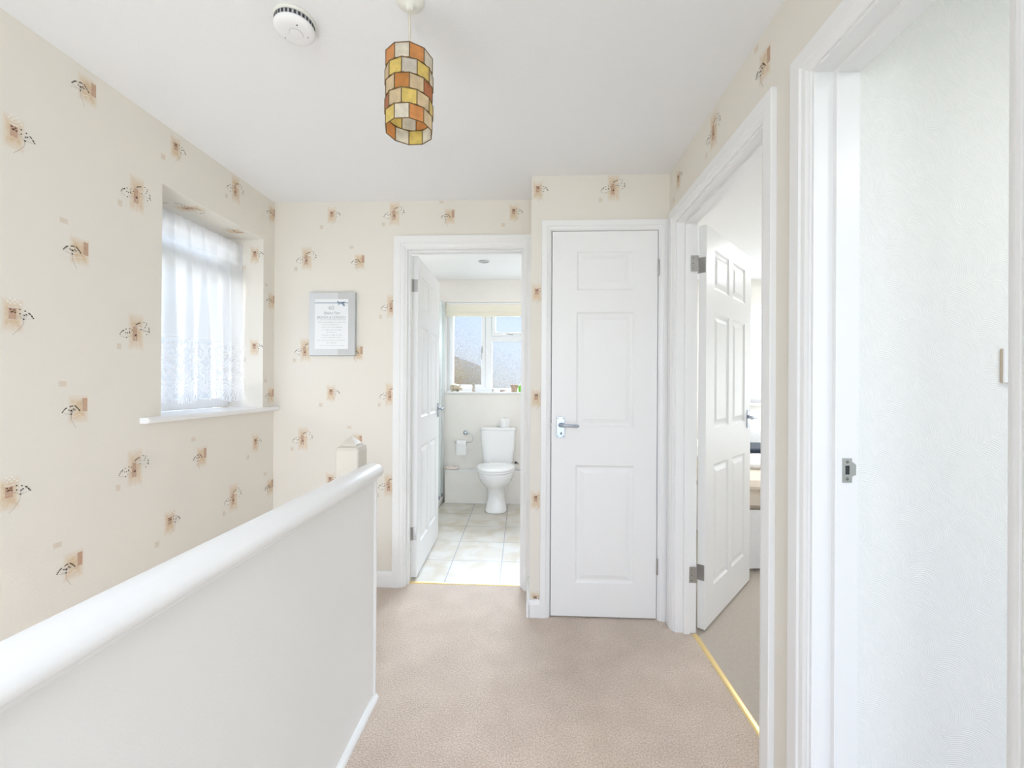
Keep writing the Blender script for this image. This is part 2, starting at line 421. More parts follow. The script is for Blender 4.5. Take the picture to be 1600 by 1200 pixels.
# ---------------------------------------------------- wallpaper motifs (print on the wall's own mesh)
def motif(mb, kind, u0, v0, mp, clip=None, k=1.0):
    """mp(u,v,lift)->xyz ; motif coordinates are metres from the brown block's centre"""
    def P(u, v, l): return mp(u0 + u * k, v0 + v * k, l)
    def inside(u, v): return clip is None or clip(u0 + u * k, v0 + v * k)
    def quad(u, v, w, h, m, l):
        a, b = u - w / 2, u + w / 2; c, d = v - h / 2, v + h / 2
        if clip:
            lo = [a, b, c, d]
            A, B, C, D = clip.box
            a2, b2, c2, d2 = max(a, (A - u0) / k), min(b, (B - u0) / k), max(c, (C - v0) / k), min(d, (D - v0) / k)
            if a2 >= b2 or c2 >= d2: return
        else: a2, b2, c2, d2 = a, b, c, d
        U = lambda x: (x - a) / (b - a); V = lambda y: (y - c) / (d - c)
        mb.face([P(a2, c2, l), P(b2, c2, l), P(b2, d2, l), P(a2, d2, l)], m,
                uv=[(U(a2), V(c2)), (U(b2), V(c2)), (U(b2), V(d2)), (U(a2), V(d2))])
    def dot(u, v, r, m, l=0.0009):
        if inside(u, v):
            mb.face([P(u + r * math.cos(2 * PI * i / 7) * 1.15, v + r * math.sin(2 * PI * i / 7), l) for i in range(7)], m)
    def line(pts, w, m, l=0.0007):
        for (a, b), (c, d) in zip(pts[:-1], pts[1:]):
            if not (inside(a, b) and inside(c, d)): continue
            n = math.hypot(c - a, d - b) or 1; nx, ny = -(d - b) / n * w / 2, (c - a) / n * w / 2
            mb.face([P(a - nx, b - ny, l), P(c - nx, d - ny, l), P(c + nx, d + ny, l), P(a + nx, b + ny, l)], m)
    dk, br, st, wh = M['wp_dot'], M['wp_brown'], M['wp_stem'], M['wp_white']
    if kind == 'A':
        quad(0.004, 0.004, 0.068, 0.150, M['wp_patch'], 0.0003)
        quad(0.0, -0.003, 0.020, 0.064, M['wp_rect'], 0.0005)
        quad(-0.063, -0.058, 0.020, 0.026, M['wp_square'], 0.0003)
        h1 = (-0.035, -0.022); h2 = (0.024, 0.016); h3 = (0.002, -0.010)
        L1 = [(-.060, -.012), (-.057, -.006), (-.053, -.001), (-.049, .002), (-.046, .004), (-.037, .010), (-.022, .013),
              (-.038, -.004), (-.031, -.004), (-.023, .001), (-.012, .009), (-.022, -.003)]
        L2 = [(.003, .031), (.006, .034), (.009, .036), (.013, .038), (.017, .040), (.021, .041), (.037, .046), (.048, .042), (.046, .034),
              (.042, .026), (.058, .026), (.060, .021), (.060, .014), (.056, .011), (.062, .008), (.049, -.001)]
        for p in L1:
            if p[0] < -.03: line([h1, p], .0007, wh)
            dot(p[0], p[1], .0021, dk)
        for p in L2:
            line([h2, p], .0007, wh); dot(p[0], p[1], .0021, dk)
        line([h1, (-.06, -.018)], .001, st); line([h1, (-.015, -.012), h3], .001, st); line([h2, (.05, .010)], .001, st)
        line([h2, (.006, .024)], .0012, wh); line([(.020, .0), (.014, -.035), (.012, -.075)], .0009, wh); line([h3, (.0, -.03), (-.006, -.08)], .0009, wh)
        dot(h1[0], h1[1], .0022, dk); dot(h2[0], h2[1], .0022, dk); dot(h3[0], h3[1], .004, br); dot(.004, -.006, .002, dk)
    elif kind == 'B':
        quad(-0.020, -0.014, 0.068, 0.100, M['wp_patch'], 0.0003)
        quad(0.0, 0.0, 0.0175, 0.050, M['wp_rect'], 0.0005)
        quad(-0.069, 0.072, 0.028, 0.020, M['wp_square'], 0.0003)
        h = (-.0434, -.030)
        D = [(-.070, -.022), (-.067, -.018), (-.064, -.014), (-.061, -.011), (-.058, -.009), (-.047, -.005), (-.043, -.003), (-.039, -.003),
             (-.031, -.003), (-.028, -.006), (-.025, -.009), (-.022, -.012), (-.019, -.016), (-.017, -.019), (-.050, -.016), (-.043, -.017), (-.036, -.013), (-.032, -.016)]
        for p in D: line([h, p], .0006, wh); dot(p[0], p[1], .0021, dk)
        dot(-.043, -.018, .003, br); dot(h[0], h[1], .0026, br)
        line([h, (-.065, -.027)], .0009, st); line([h, (-.042, -.05), (-.034, -.066), (-.028, -.076)], .0011, st)
        line([h, (-.036, -.040), (-.02, -.033), (-.012, -.034)], .0012, wh); line([h, (-.06, -.04), (-.07, -.036)], .001, wh)
    else:
        quad(0.0, -0.006, 0.058, 0.106, M['wp_patch'], 0.0003)
        quad(0.0, 0.0, 0.0215, 0.038, M['wp_rect'], 0.0005)
        quad(-0.061, -0.078, 0.023, 0.026, M['wp_square'], 0.0003)
        h = (.0275, -.013)
        for p in [(.018, .015), (.018, .002), (.031, .012), (.029, -.001), (.034, .0015), (.041, .007), (.044, .0045), (.048, .0), (.0495, -.003), (.0525, -.007)]:
            line([h, p], .0006, wh); dot(p[0], p[1], .0021, dk)
        for p in [(-.007, .044), (.006, .043), (-.006, .030), (.005, .030), (-.012, .035), (.019, .030), (.012, .036), (.0, .037)]: dot(p[0], p[1], .0022, wh)
        for p in [(.004, .011), (.0, .006), (-.003, .004), (.006, .004), (-.005, .012)]: dot(p[0], p[1], .0026, br)
        line([(-.012, .02), (-.004, .016), (.012, .021)], .0015, wh)
        line([h, (.010, -.003)], .0011, st); line([h, (.05, -.009)], .0009, st); line([h, (.026, -.03), (.014, -.048), (.0, -.064)], .0011, st)
        dot(h[0], h[1], .0024, dk)

class Clip:
    def __init__(s, a, b, c, d): s.box = (a, b, c, d)
    def __call__(s, u, v): return s.box[0] <= u <= s.box[1] and s.box[2] <= v <= s.box[3]

# ------------------------------------------------------------------ SETTING
WP = M['wallpaper']
# left wall with the window opening; reveals are papered too
WY0, WY1, WZ0, WZ1 = 1.688, 2.355, 1.055, 2.030
mb = MB()
us = [Y0, WY0, WY1, YB + 0.1]; vs = [-1.7, WZ0, WZ1, H]
wall_grid(mb, us, vs, lambda i, j: not (i == 1 and j == 1), 0.30, lambda u, v, d: (XL - d, u, v), WP)
mpL = lambda u, v, l: (XL + l, u, v)
LA = [(1.571, 1.93), (1.571, 1.393), (1.571, 0.863), (2.120, 2.203), (2.118, 0.600), (1.03, 2.20), (1.03, 1.665), (1.03, 1.13), (1.03, .59), (.48, 1.93), (.48, 1.4), (.48, .86)]
LB = [(1.410, 2.225), (1.388, 1.660), (1.388, 1.122), (1.376, 0.595), (1.928, 0.868), (2.452, 2.218), (2.452, 1.700), (2.450, 1.142), (2.45, .60), (.85, 1.95), (.85, 1.4), (.85, .87)]
LC = [(1.183, 1.945), (1.183, 1.403), (1.178, 0.873), (1.752, 2.222), (1.735, 0.608), (2.293, 0.872), (.64, 2.2), (.64, 1.67), (.64, 1.13)]
cl = Clip(Y0, YB - 0.002, -1.6, H - 0.002)
for k, l in (('A', LA), ('B', LB), ('C', LC)):
    for u, v in l: motif(mb, k, u, v, mpL, cl)
mpR = lambda u, v, l: (XL + u, WY1 - l, v)      # far reveal of the window
for v in (1.945, 1.412): motif(mb, 'C', -0.052, v, mpR, Clip(-0.2, -0.002, WZ0, WZ1))
mpT = lambda u, v, l: (XL + v, u, WZ1 - l)      # head reveal
motif(mb, 'A', 1.93, -0.09, mpT, Clip(WY0, WY1, -0.2, -0.003)); motif(mb, 'B', 2.25, -0.07, mpT, Clip(WY0, WY1, -0.2, -0.003))
wl = struct(mb.build('wall_left'), 'cream wallpapered wall with brown and black umbel motifs and the lace curtained window')

# back wall with the bathroom doorway
BX0, BX1, BZ = -0.735, -0.045, 2.012
mb = MB()
us = [XL - 0.3, BX0 - 0.02, BX1 + 0.02, 0.75]; vs = [0.0, BZ + 0.02, H]
wall_grid(mb, us, vs, lambda i, j: not (i == 1 and j == 0), 0.10, lambda u, v, d: (u, YB + d, v), WP, M['bathwall'])
mpB = lambda u, v, l: (u, YB - l, v)
cl = Clip(XL + 0.002, BX0 - 0.06, 0.09, H - 0.002)
BA = [(-1.346, 1.943), (-1.352, 1.396), (-1.362, 0.865), (-.829, 1.656), (-.834, 1.133), (-.838, .596), (-1.36, .33)]
BB = [(-1.000, 1.941), (-1.006, 1.398), (-1.008, .868), (-1.0, .33)]
BC = [(-1.192, 2.212), (-1.192, 1.68), (-1.190, 1.150), (-1.192, .626), (-1.19, .1)]
for k, l in (('A', BA), ('B', BB), ('C', BC)):
    for u, v in l: motif(mb, k, u, v, mpB, cl)
cl = Clip(XL + .002, -0.001, BZ + 0.07, H - 0.002)
motif(mb, 'A', -.815, 2.205, mpB, cl); motif(mb, 'B', -.462, 2.204, mpB, cl); motif(mb, 'C', -.104, 2.214, mpB, cl)
struct(mb.build('wall_back'), 'cream wallpapered wall holding the bathroom doorway')

# built-in cupboard: front wall with its doorway, and the short return beside it
CX0, CX1, CZ = 0.105, 0.651, 1.996
mb = MB()
us = [0.002, CX0 - 0.01, CX1 + 0.01, XR + 0.05]; vs = [0.0, CZ + 0.01, H]
wall_grid(mb, us, vs, lambda i, j: not (i == 1 and j == 0), 0.07, lambda u, v, d: (u, YC + d, v), WP)
mpC = lambda u, v, l: (u, YC - l, v)
cl = Clip(0.003, CX0 - 0.045, 0.09, H - .002)
for v in (1.683, 1.137, .609, .09): motif(mb, 'C', .030, v, mpC, cl)
cl = Clip(0.003, XR - .002, CZ + .065, H - .002)
motif(mb, 'C', .032, 2.215, mpC, cl); motif(mb, 'A', .418, 2.212, mpC, cl)
mb.box((0.0, YC + 0.001, 0), (0.07, YB + 0.02, H), WP)
struct(mb.build('wall_cupboard'), 'boxed-out cream wallpapered wall holding the closed cupboard door')

# right wall with two doorways
RT = 0.10
P_Y0, P_Y1 = 1.320, 2.078        # bedroom doorway
Q_Y0, Q_Y1 = 0.654, 1.085        # near doorway
mb = MB()
us = [Y0, Q_Y0 - 0.02, Q_Y1 + 0.012, P_Y0 - 0.02, P_Y1 + 0.02, YC + 0.4]; vs = [0.0, 2.012, H]
wall_grid(mb, us, vs, lambda i, j: not (i in (1, 3) and j == 0), RT, lambda u, v, d: (XR + d, u, v), WP, M['bedwall'])
mpW = lambda u, v, l: (XR - l, -u, v)
cl = Clip(-(YC - .002), -Y0, 2.07, H - .002)
motif(mb, 'B', -1.290, 2.192, mpW, cl); motif(mb, 'A', -1.672, 2.190, mpW, cl); motif(mb, 'C', -2.062, 2.200, mpW, cl); motif(mb, 'C', -.92, 2.22, mpW, cl)
motif(mb, 'A', -.57, 2.19, mpW, cl)
struct(mb.build('wall_right'), 'cream wallpapered wall with the bedroom doorway and the nearer doorway')

# ceilings
mb = MB(); mb.box((XL - 0.3, Y0, H), (XR + RT, YB + 0.05, H + 0.1), M['ceil'])
struct(mb.build('ceiling'), 'plain white landing ceiling')
mb = MB(); mb.box((-1.75, YB + 0.05, H), (XR + RT, YBACK + 0.4, H + 0.1), M['bathceil'])
struct(mb.build('ceiling_bathroom'))
mb = MB(); mb.box((XR + RT, Y0, H), (3.7, YBACK + 0.5, H + 0.1), M['bathceil'])
struct(mb.build('ceiling_bedroom'))

# floors
mb = MB()
mb.box((-0.66, Y0, -0.25), (XR + 0.085, 1.655, 0.0), M['carpet']); mb.box((XL, 1.655, -0.25), (XR + 0.085, YB + 0.045, 0.0), M['carpet'])
struct(mb.build('floor'), 'beige twist pile landing carpet')
mb = MB(); mb.box((-1.75, YB + 0.046, -0.25), (XR + 0.05, YBACK + 0.05, -0.001), M['tiles'])
struct(mb.build('floor_bathroom'), 'pale stone effect bathroom floor tiles with grey grout')
mb = MB(); mb.box((XR + 0.086, Y0, -0.25), (3.7, YBACK + 0.05, -0.001), M['carpet2'])
struct(mb.build('floor_bedroom'), 'beige bedroom carpet beyond the open door')
mb = MB()
for i in range(6):
    mb.box((XL + 0.001, 1.655 - 0.23 * (i + 1), -1.7), (-0.661, 1.655 - 0.23 * i + 0.02, -0.2 * (i + 1)), M['carpet'], 0.006)
mb.box((XL + 0.001, Y0, -1.7), (-0.661, 0.30, -1.4), M['carpet'])
struct(mb.build('floor_stairs'), 'carpeted stairs going down behind the white balustrade')
mb = MB(); mb.box((-0.66, Y0, -1.7), (-0.60, 1.65, -0.251), M['panel'])
struct(mb.build('wall_stairwell'))

# skirtings
def skirt(name, a, b, nrm, h=0.092, t=0.016):
    a = Vector((a[0], a[1], 0)); b = Vector((b[0], b[1], 0)); n = Vector((nrm[0], nrm[1], 0)); d = (b - a)
    mb = MB()
    prof = [(0, 0.0), (t, 0.0), (t, h - 0.022), (t * 0.8, h - 0.010), (t * 0.45, h), (0, h)]
    mb.prism(prof, 0, 1, M['gloss'], lambda p, q, s_: tuple(a + d * s_ + n * p + Vector((0, 0, q))))
    return struct(mb.build(name))
skirt('baseboard_back', (XL, YB), (BX0 - 0.066, YB), (0, -1))
skirt('baseboard_cupboard', (-0.002, YC), (CX0 - 0.044, YC), (0, -1), 0.088)
skirt('baseboard_return', (0.0, YC - 0.016), (0.0, YB - .02), (-1, 0), 0.088)
skirt('baseboard_right', (XR, Q_Y1 + 0.068), (XR, P_Y0 - 0.068), (-1, 0))
skirt('baseboard_left', (XL, 1.66), (XL, YB), (1, 0))

# architraves and jamb linings
def frame(name, o0, o1, zt, mp, aw=0.066, at=0.017, depth=0.10, stop=(0.045, 0.035, 0.012), sides=(1, 1), aw1=None, label=None, lip=0.008, zb=0.0):
    """mp(u,z,d): d<0 towards the landing, d>0 into the wall. o0,o1 opening edges"""
    mb = MB(); g = M['gloss']
    def arch(w0, w1):
        prof = [(1.0, 0.0), (1.0, at - 0.002), (0.97, at), (0.42, at), (0.36, at - 0.0045), (0.31, at - 0.0055), (0.27, at - 0.004),
                (0.15, at - 0.0055), (0.05, at - 0.010), (0.0, at - 0.011), (0.0, 0.0)]
        rows = []
        for f, t in prof:
            d0, d1 = f * w0 - lip, f * w1 - lip; dz = f * w0 - lip
            rows.append([mp(o0 - d0, zb, -t), mp(o0 - d0, zt + dz, -t), mp(o1 + d1, zt + dz, -t), mp(o1 + d1, zb, -t)])
        mb.grid(rows, g, False)
    lip = -lip
    arch(aw, aw1 if aw1 else aw)
    lip = -lip
    # linings
    L0 = 0.02
    def slab(u0, u1, z0, z1, d0, d1): 
        p = [mp(u, z, d) for u in (u0, u1) for z in (z0, z1) for d in (d0, d1)]
        xs = [q[0] for q in p]; ys = [q[1] for q in p]; zs = [q[2] for q in p]
        mb.box((min(xs), min(ys), min(zs)), (max(xs), max(ys), max(zs)), g)
    slab(o0 - L0 + .001, o0, zb, zt, -0.001, depth + .001); slab(o1, o1 + L0 - .001, zb, zt, -0.001, depth + .001); slab(o0 - L0 + .001, o1 + L0 - .001, zt, zt + L0 - .001, -0.001, depth + .001)
    if stop:
        s0, sw, st = stop
        slab(o0, o0 + st, zb, zt, s0, s0 + sw); slab(o1 - st, o1, zb, zt, s0, s0 + sw); slab(o0 + st, o1 - st, zt - st, zt, s0, s0 + sw)
    return struct(mb.build(name), label)

trim_bath = frame('trim_1', BX0, BX1, 1.998, lambda u, z, d: (u, YB + d, z), aw=0.068, aw1=0.044, stop=(0.028, 0.032, 0.012), label='white door frame of the bathroom doorway')
trim_cup = frame('trim_2', CX0, CX1, CZ, lambda u, z, d: (u, YC + d, z), aw=0.048, aw1=0.052, stop=(0.048, 0.02, 0.012), depth=0.07, label='white frame around the closed cupboard door', lip=0.003)
trim_bed = frame('trim_3', P_Y0, P_Y1, 1.992, lambda u, z, d: (XR + d, u, z), stop=(0.038, 0.030, 0.012), label='white door frame of the bedroom doorway')
trim_near = frame('trim_4', Q_Y0, Q_Y1, 1.988, lambda u, z, d: (XR + d, u, z), stop=(0.046, 0.055, 0.012), label='white door frame of the nearest doorway with steel strike plate')

# strike plate on the near frame
mb = MB(); y = Q_Y1 - 0.012
def plate_pts(): return
X0 = 0.770; zc = 0.993
for (a, b) in (((X0, zc + 0.012), (X0 + 0.022, zc + 0.030)), ((X0, zc - 0.030), (X0 + 0.022, zc - 0.010)), ((X0, zc - 0.010), (X0 + 0.006, zc + 0.012)), ((X0 + 0.016, zc - 0.010), (X0 + 0.022, zc + 0.012))):
    mb.box((a[0], y - 0.0018, a[1]), (b[0], y, b[1]), M['steel'])
mb.box((X0 + 0.006, y - 0.0006, zc - 0.010), (X0 + 0.016, y, zc + 0.012), M['dark'])
for k in range(5):     # curved tongue
    a0 = k * 0.0035; dz = 0.0025 * k
    mb.box((X0 + 0.022 + a0, y - 0.0018 + 0.0006 * k * k * 0.5, zc - 0.014 + min(k, 1) * 0.002), (X0 + 0.0256 + a0, y + 0.0006 * k * k * 0.5, zc + 0.020 - dz), M['steel'])
sp = mb.build('strike_plate', trim_near)
mb = MB()
for dz in (0.021, -0.021): mb.lathe([(0.0, -0.003), (0.003, -0.0026), (0.0036, -0.0018)], M['screw'], (X0 + 0.011, y, zc + dz), 14, 'y')
mb.build('screw', sp)

# doors -----------------------------------------------------------------------
def door_leaf(name, w, h, t, panels):
    """local: x 0..w, y 0..t (y=0 is the landing-side face), z 0..h"""
    mb = MB(); m = M['door']
    xs = sorted({0, w} | {round(v, 4) for p in panels for v in (p[0], p[2])}); zs = sorted({0, h} | {round(v, 4) for p in panels for v in (p[1], p[3])})
    def hole(xa, xb, za, zb):
        cx, cz = (xa + xb) / 2, (za + zb) / 2
        return any(p[0] < cx < p[2] and p[1] < cz < p[3] for p in panels)
    for yy, sg in ((0.0, 1), (t, -1)):
        for i in range(len(xs) - 1):
            for j in range(len(zs) - 1):
                if hole(xs[i], xs[i + 1], zs[j], zs[j + 1]): continue
                mb.face([(xs[i], yy, zs[j]), (xs[i + 1], yy, zs[j]), (xs[i + 1], yy, zs[j + 1]), (xs[i], yy, zs[j + 1])], m)
        for (a, b, c, d) in panels:
            rows = []
            for off, dep in ((0, 0), (0.004, 0.0035), (0.009, 0.0075), (0.013, 0.0085), (0.017, 0.0085), (0.022, 0.0075), (0.040, 0.0018), (0.042, 0.0015)):
                y_ = yy + sg * dep
                rows.append([(a + off, y_, b + off), (c - off, y_, b + off), (c - off, y_, d - off), (a + off, y_, d - off)])
            mb.grid(rows, m, False, closed_u=True)
            mb.face(rows[-1], m)
    e = 0.0
    mb.face([(0, 0, 0), (0, t, 0), (0, t, h), (0, 0, h)], m); mb.face([(w, 0, 0), (w, t, 0), (w, t, h), (w, 0, h)], m)
    mb.face([(0, 0, 0), (w, 0, 0), (w, t, 0), (0, t, 0)], m); mb.face([(0, 0, h), (w, 0, h), (w, t, h), (0, t, h)], m)
    return mb

def lever_handle(parent, x, z, sgn, y, side):
    """backplate + lever. sgn: lever direction along x, side: -1 towards y<0"""
    mb = MB(); S_ = side
    y0, y1 = sorted((y, y + S_ * 0.005))
    mb.box((x - 0.0205, y0, z - 0.054), (x + 0.0205, y1, z + 0.054), M['chrome'], 0.0015)
    p = mb.build('handle_plate', parent)
    mb = MB()
    for dx in (-0.014, 0.014):
        for dz in (-0.046, 0.046): mb.lathe([(0.0, S_ * 0.0068), (0.0022, S_ * 0.0064), (0.003, S_ * 0.005)], M['screw'], (x + dx, y, z + dz), 12, 'y')
    mb.lathe([(0.0, S_ * 0.0056), (0.004, S_ * 0.0054)], M['dark'], (x + 0.003, y, z - 0.030), 12, 'y'); mb.box((x + 0.0012, min(y, y + S_ * .0056), z - .039), (x + .0048, max(y, y + S_ * .0056), z - .030), M['dark'])
    mb.build('screw', p)
    mb = MB(); zc = z + 0.012
    mb.lathe([(0.012, S_ * 0.005), (0.0115, S_ * 0.010), (0.009, S_ * 0.016), (0.0085, S_ * 0.030)], M['chrome'], (x, y, zc), 20, 'y')
    pts = [(x, y + S_ * 0.030, zc), (x + sgn * 0.004, y + S_ * 0.040, zc), (x + sgn * 0.014, y + S_ * 0.046, zc), (x + sgn * 0.035, y + S_ * 0.047, zc), (x + sgn * 0.060, y + S_ * 0.046, zc - .001), (x + sgn * 0.082, y + S_ * 0.044, zc - .002), (x + sgn * 0.090, y + S_ * 0.041, zc - .002)]
    mb.tube(pts, [0.0085, 0.0088, 0.0085, 0.0075, 0.0078, 0.0085, 0.004], M['chrome'], 14)
    mb.build('handle', parent)

def hinge(parent, x, y, z, leafs):
    """knuckle at x,y ; leafs = list of boxes ((x0,y0),(x1,y1))"""
    mb = MB()
    mb.lathe([(0.0045, -0.040), (0.0048, -0.038), (0.0048, 0.038), (0.0045, 0.040)], M['steel'], (x, y, z), 14)
    for (a, b) in leafs: mb.box((min(a[0], b[0]), min(a[1], b[1]), z - 0.038), (max(a[0], b[0]), max(a[1], b[1]), z + 0.038), M['steel'])
    h = mb.build('hinge', parent)
    return h

# bathroom door (open inwards, swung back to the left)
W6 = 0.700
p6 = [(0.105, 0.182, 0.318, 0.79), (0.382, 0.182, 0.595, 0.79), (0.105, 0.975, 0.318, 1.555), (0.382, 0.975, 0.595, 1.555), (0.105, 1.675, 0.318, 1.875), (0.382, 1.675, 0.595, 1.875)]
d1 = door_leaf('door_1', W6, 1.976, 0.036, p6).build('door_1', None, (-0.694, 2.557, 0.012), math.radians(91.6))
struct(d1, 'white six panel bathroom door standing open'); 
lever_handle(d1, W6 - 0.055, 0.99, -1, 0.0, -1)
for z in (1.793, 0.268):
    hinge(d1, -0.004, 0.036, z, [((-0.0022, 0.002), (0.0, 0.033)), ((-0.03, 0.038), (0.0, 0.0405))])
# latch side of the bathroom frame
# cupboard door (closed)
p3 = [(0.125, 0.172, 0.424, 0.778), (0.126, 0.977, 0.420, 1.568), (0.128, 1.680, 0.416, 1.880)]
d2 = door_leaf('door_2', CX1 - CX0 - 0.008, CZ - 0.012, 0.035, p3).build('door_2', None, (CX0 + 0.004, YC - 0.004, 0.008))
struct(d2, 'closed white three panel cupboard door with chrome lever handle')
lever_handle(d2, 0.047, 0.973, 1, 0.0, -1)
for z in (1.795, 0.266):
    hinge(d2, CX1 - CX0 - 0.0045, -0.004, z, [((CX1 - CX0 - 0.0045, 0.0), (CX1 - CX0 - 0.0005, 0.008))])
mb = MB(); mb.box((-0.006, -0.003, 0.978), (0.001, 0.006, 0.998), M['steel'], 0.0015); mb.build('latch', d2)
# bedroom door (open inwards)
W6b = 0.745
p6b = [(0.115, 0.182, 0.340, 0.79), (0.405, 0.182, 0.630, 0.79), (0.115, 0.975, 0.340, 1.555), (0.405, 0.975, 0.630, 1.555), (0.115, 1.675, 0.340, 1.875), (0.405, 1.675, 0.630, 1.875)]
d3 = door_leaf('door_3', W6b, 1.972, 0.036, p6b).build('door_3', None, (0.852, 2.083, 0.012), math.atan2(0.557, 0.495))
struct(d3, 'white six panel bedroom door standing ajar')
lever_handle(d3, W6b - 0.055, 0.99, -1, 0.0, -1); lever_handle(d3, W6b - 0.055, 0.99, -1, 0.036, 1)
mb = MB(); mb.box((W6b - 0.0005, 0.006, 0.94), (W6b + 0.0012, 0.030, 1.05), M['steel']); mb.build('latch_plate', d3)
for z in (1.778, 0.275):
    h_ = hinge(d3, -0.003, 0.040, z, [((-0.0022, 0.004), (0.0, 0.036))])
mb = MB()
for z in (1.790, 0.287):
    mb.box((0.770, P_Y1 - 0.0145, z - 0.038), (0.806, P_Y1 - 0.0122, z + 0.038), M['steel'])
lf = mb.build('hinge_leaf', trim_bed)
mb = MB()
for z in (1.790, 0.287):
    for dz in (-0.026, 0.0, 0.026): mb.lathe([(0.0, -0.0005), (0.003, -0.0003), (0.0034, 0.0)], M['screw'], (0.781, P_Y1 - 0.0145, z + dz), 12, 'y')
mb.build('screw', lf)

# thresholds
def strip(name, a, b, label):
    mb = MB(); prof = [(-1, 0), (-0.85, 0.6), (-0.5, 0.95), (0, 1), (0.5, 0.95), (0.85, 0.6), (1, 0)]
    a = Vector(a); b = Vector(b); d = b - a; n = Vector((-d.y, d.x, 0)).normalized()
    mb.prism(prof, 0, 1, M['brass'], lambda p, q, s_: tuple(a + d * s_ + n * p * 0.013 + Vector((0, 0, q * 0.005))), False)
    return tag(mb.build(name), label, 'threshold strip')
strip('threshold_strip', (BX0 + .001, YB + 0.055, 0.0), (BX1 - .001, YB + 0.055, 0.0), 'thin brass threshold strip on the floor across the bathroom doorway')
strip('threshold_strip', (XR + 0.092, P_Y0 + .001, 0.0), (XR + 0.092, P_Y1 - .013, 0.0), 'thin brass threshold strip on the carpet across the bedroom doorway')

# ------------------------------------------------------------------ BALUSTRADE
bal = empty('balustrade', (-0.62, 1.65, 0)); tag(bal, 'solid white stair balustrade with rounded handrail and square newel post', 'balustrade')
def ploc(o): o.location = -Vector(bal.location); return o
RY0, RY1 = Y0, 1.585
mb = MB(); mb.box((-0.656, RY0, -0.25), (-0.591, RY1, 0.852), M['panel']); ploc(mb.build('panel', bal))
mb = MB()
prof = [(-0.644, 0.846), (-0.646, 0.862), (-0.640, 0.878), (-0.626, 0.892), (-0.606, 0.900), (-0.588, 0.899), (-0.572, 0.893), (-0.561, 0.881), (-0.557, 0.868), (-0.560, 0.856), (-0.568, 0.848), (-0.580, 0.845)]
rows = []
for t, k in ((RY0, 1), (RY1 - 0.012, 1), (RY1 - 0.004, 0.97), (RY1 + 0.003, 0.90), (RY1 + 0.007, 0.78), (RY1 + 0.008, 0.6)):
    rows.append([(-0.602 + (a + 0.602) * k, t, 0.870 + (b - 0.870) * k) for a, b in prof])
mb.grid(rows, M['gloss'], True, closed_u=True); mb.face(rows[-1], M['gloss']); mb.face(rows[0], M['gloss']); ploc(mb.build('handrail', bal))
mb = MB(); mb.box((-0.5915, RY0, 0.834), (-0.578, RY1, 0.846), M['gloss'], 0.003); mb.box((-0.594, RY1 - 0.016, 0.0), (-0.583, RY1 + 0.002, 0.836), M['gloss'], 0.004); ploc(mb.build('moulding', bal))
mb = MB()
prof = [(0, 0), (0.018, 0), (0.0175, 0.006), (0.014, 0.012), (0.008, 0.017), (0.0, 0.019)]
mb.prism(prof, RY0, RY1, M['gloss'], lambda a, b, t: (-0.591 + a, t, b)); ploc(mb.build('base_bead', bal))
# newel post and cap
nx0, nx1, ny0, ny1 = -0.756, -0.664, 1.597, 1.69
M['newel'] = mat('aged_white_gloss', (0.66, 0.62, 0.55), 0.3)
mb = MB()
def ring(x0, x1, y0, y1, z, r=0.008):
    o = []
    for cx, cy, a0 in ((x1 - r, y1 - r, 0), (x0 + r, y1 - r, 90), (x0 + r, y0 + r, 180), (x1 - r, y0 + r, 270)):
        for k in range(5):
            a = math.radians(a0 + 22.5 * k); o.append((cx + r * math.cos(a), cy + r * math.sin(a), z))
    return o
rows = [ring(nx0, nx1, ny0, ny1, z) for z in (-0.9, 0.938)] + [ring(nx0 + .003, nx1 - .003, ny0 + .003, ny1 - .003, 0.945, .006)]
mb.grid(rows, M['newel'], False, closed_u=True); mb.face(rows[-1], M['newel']); mb.face(rows[0], M['newel'])
nw = ploc(mb.build('newel_post', bal))
mb = MB()
def R4(i, z): return [(nx0 + i, ny0 + i, z), (nx1 - i, ny0 + i, z), (nx1 - i, ny1 - i, z), (nx0 + i, ny1 - i, z)]
rows = [R4(.002, .945), R4(.004, .950), R4(.016, .957), R4(.016, .962), R4(.0445, .993)]
mb.grid(rows, M['newel'], False, closed_u=True); mb.face(rows[-1], M['newel']); mb.face(rows[0], M['newel'])
mb.build('newel_cap', nw)

# ------------------------------------------------------------------ LANDING WINDOW
mb = MB(); g = M['gloss']
nose = [(-0.20, 0.0), (-0.20, 0.028), (0.030, 0.028), (0.038, 0.024), (0.042, 0.015), (0.039, 0.006), (0.030, 0.0)]
def sillm(a, b, t): return (XL + a, t, WZ0 - 0.018 + b * 0.85)
mb.prism([(-.20, 0), (-.20, .028), (0.0, .028), (0.0, 0)], WY0 + .001, WY1 - .001, g, sillm)
mb.prism([(0.0005, 0.0), (0.0005, 0.028), (0.030, 0.028), (0.038, 0.024), (0.042, 0.015), (0.039, 0.006), (0.030, 0.0)], WY0 - 0.095, YB - .004, g, sillm)
mb.build('window_sill'); ws = bpy.data.objects['window_sill']
win1 = empty('window_1', (XL - 0.22, 2.02, WZ0)); struct(win1, 'landing window behind the lace curtain')
ws.parent = win1; ws.location = -Vector(win1.location)
def wl_(o): o.parent = win1; o.location = -Vector(win1.location); return o
FX = XL - 0.235
mb = MB(); u = M['upvc']
def fr(mb, y0, y1, z0, z1, w, x0, x1):
    mb.box((x0, y0, z0), (x1, y0 + w, z1), u, 0.003); mb.box((x0, y1 - w, z0), (x1, y1, z1), u, 0.003)
    mb.box((x0, y0 + w, z0), (x1, y1 - w, z0 + w), u, 0.003); mb.box((x0, y0 + w, z1 - w), (x1, y1 - w, z1), u, 0.003)
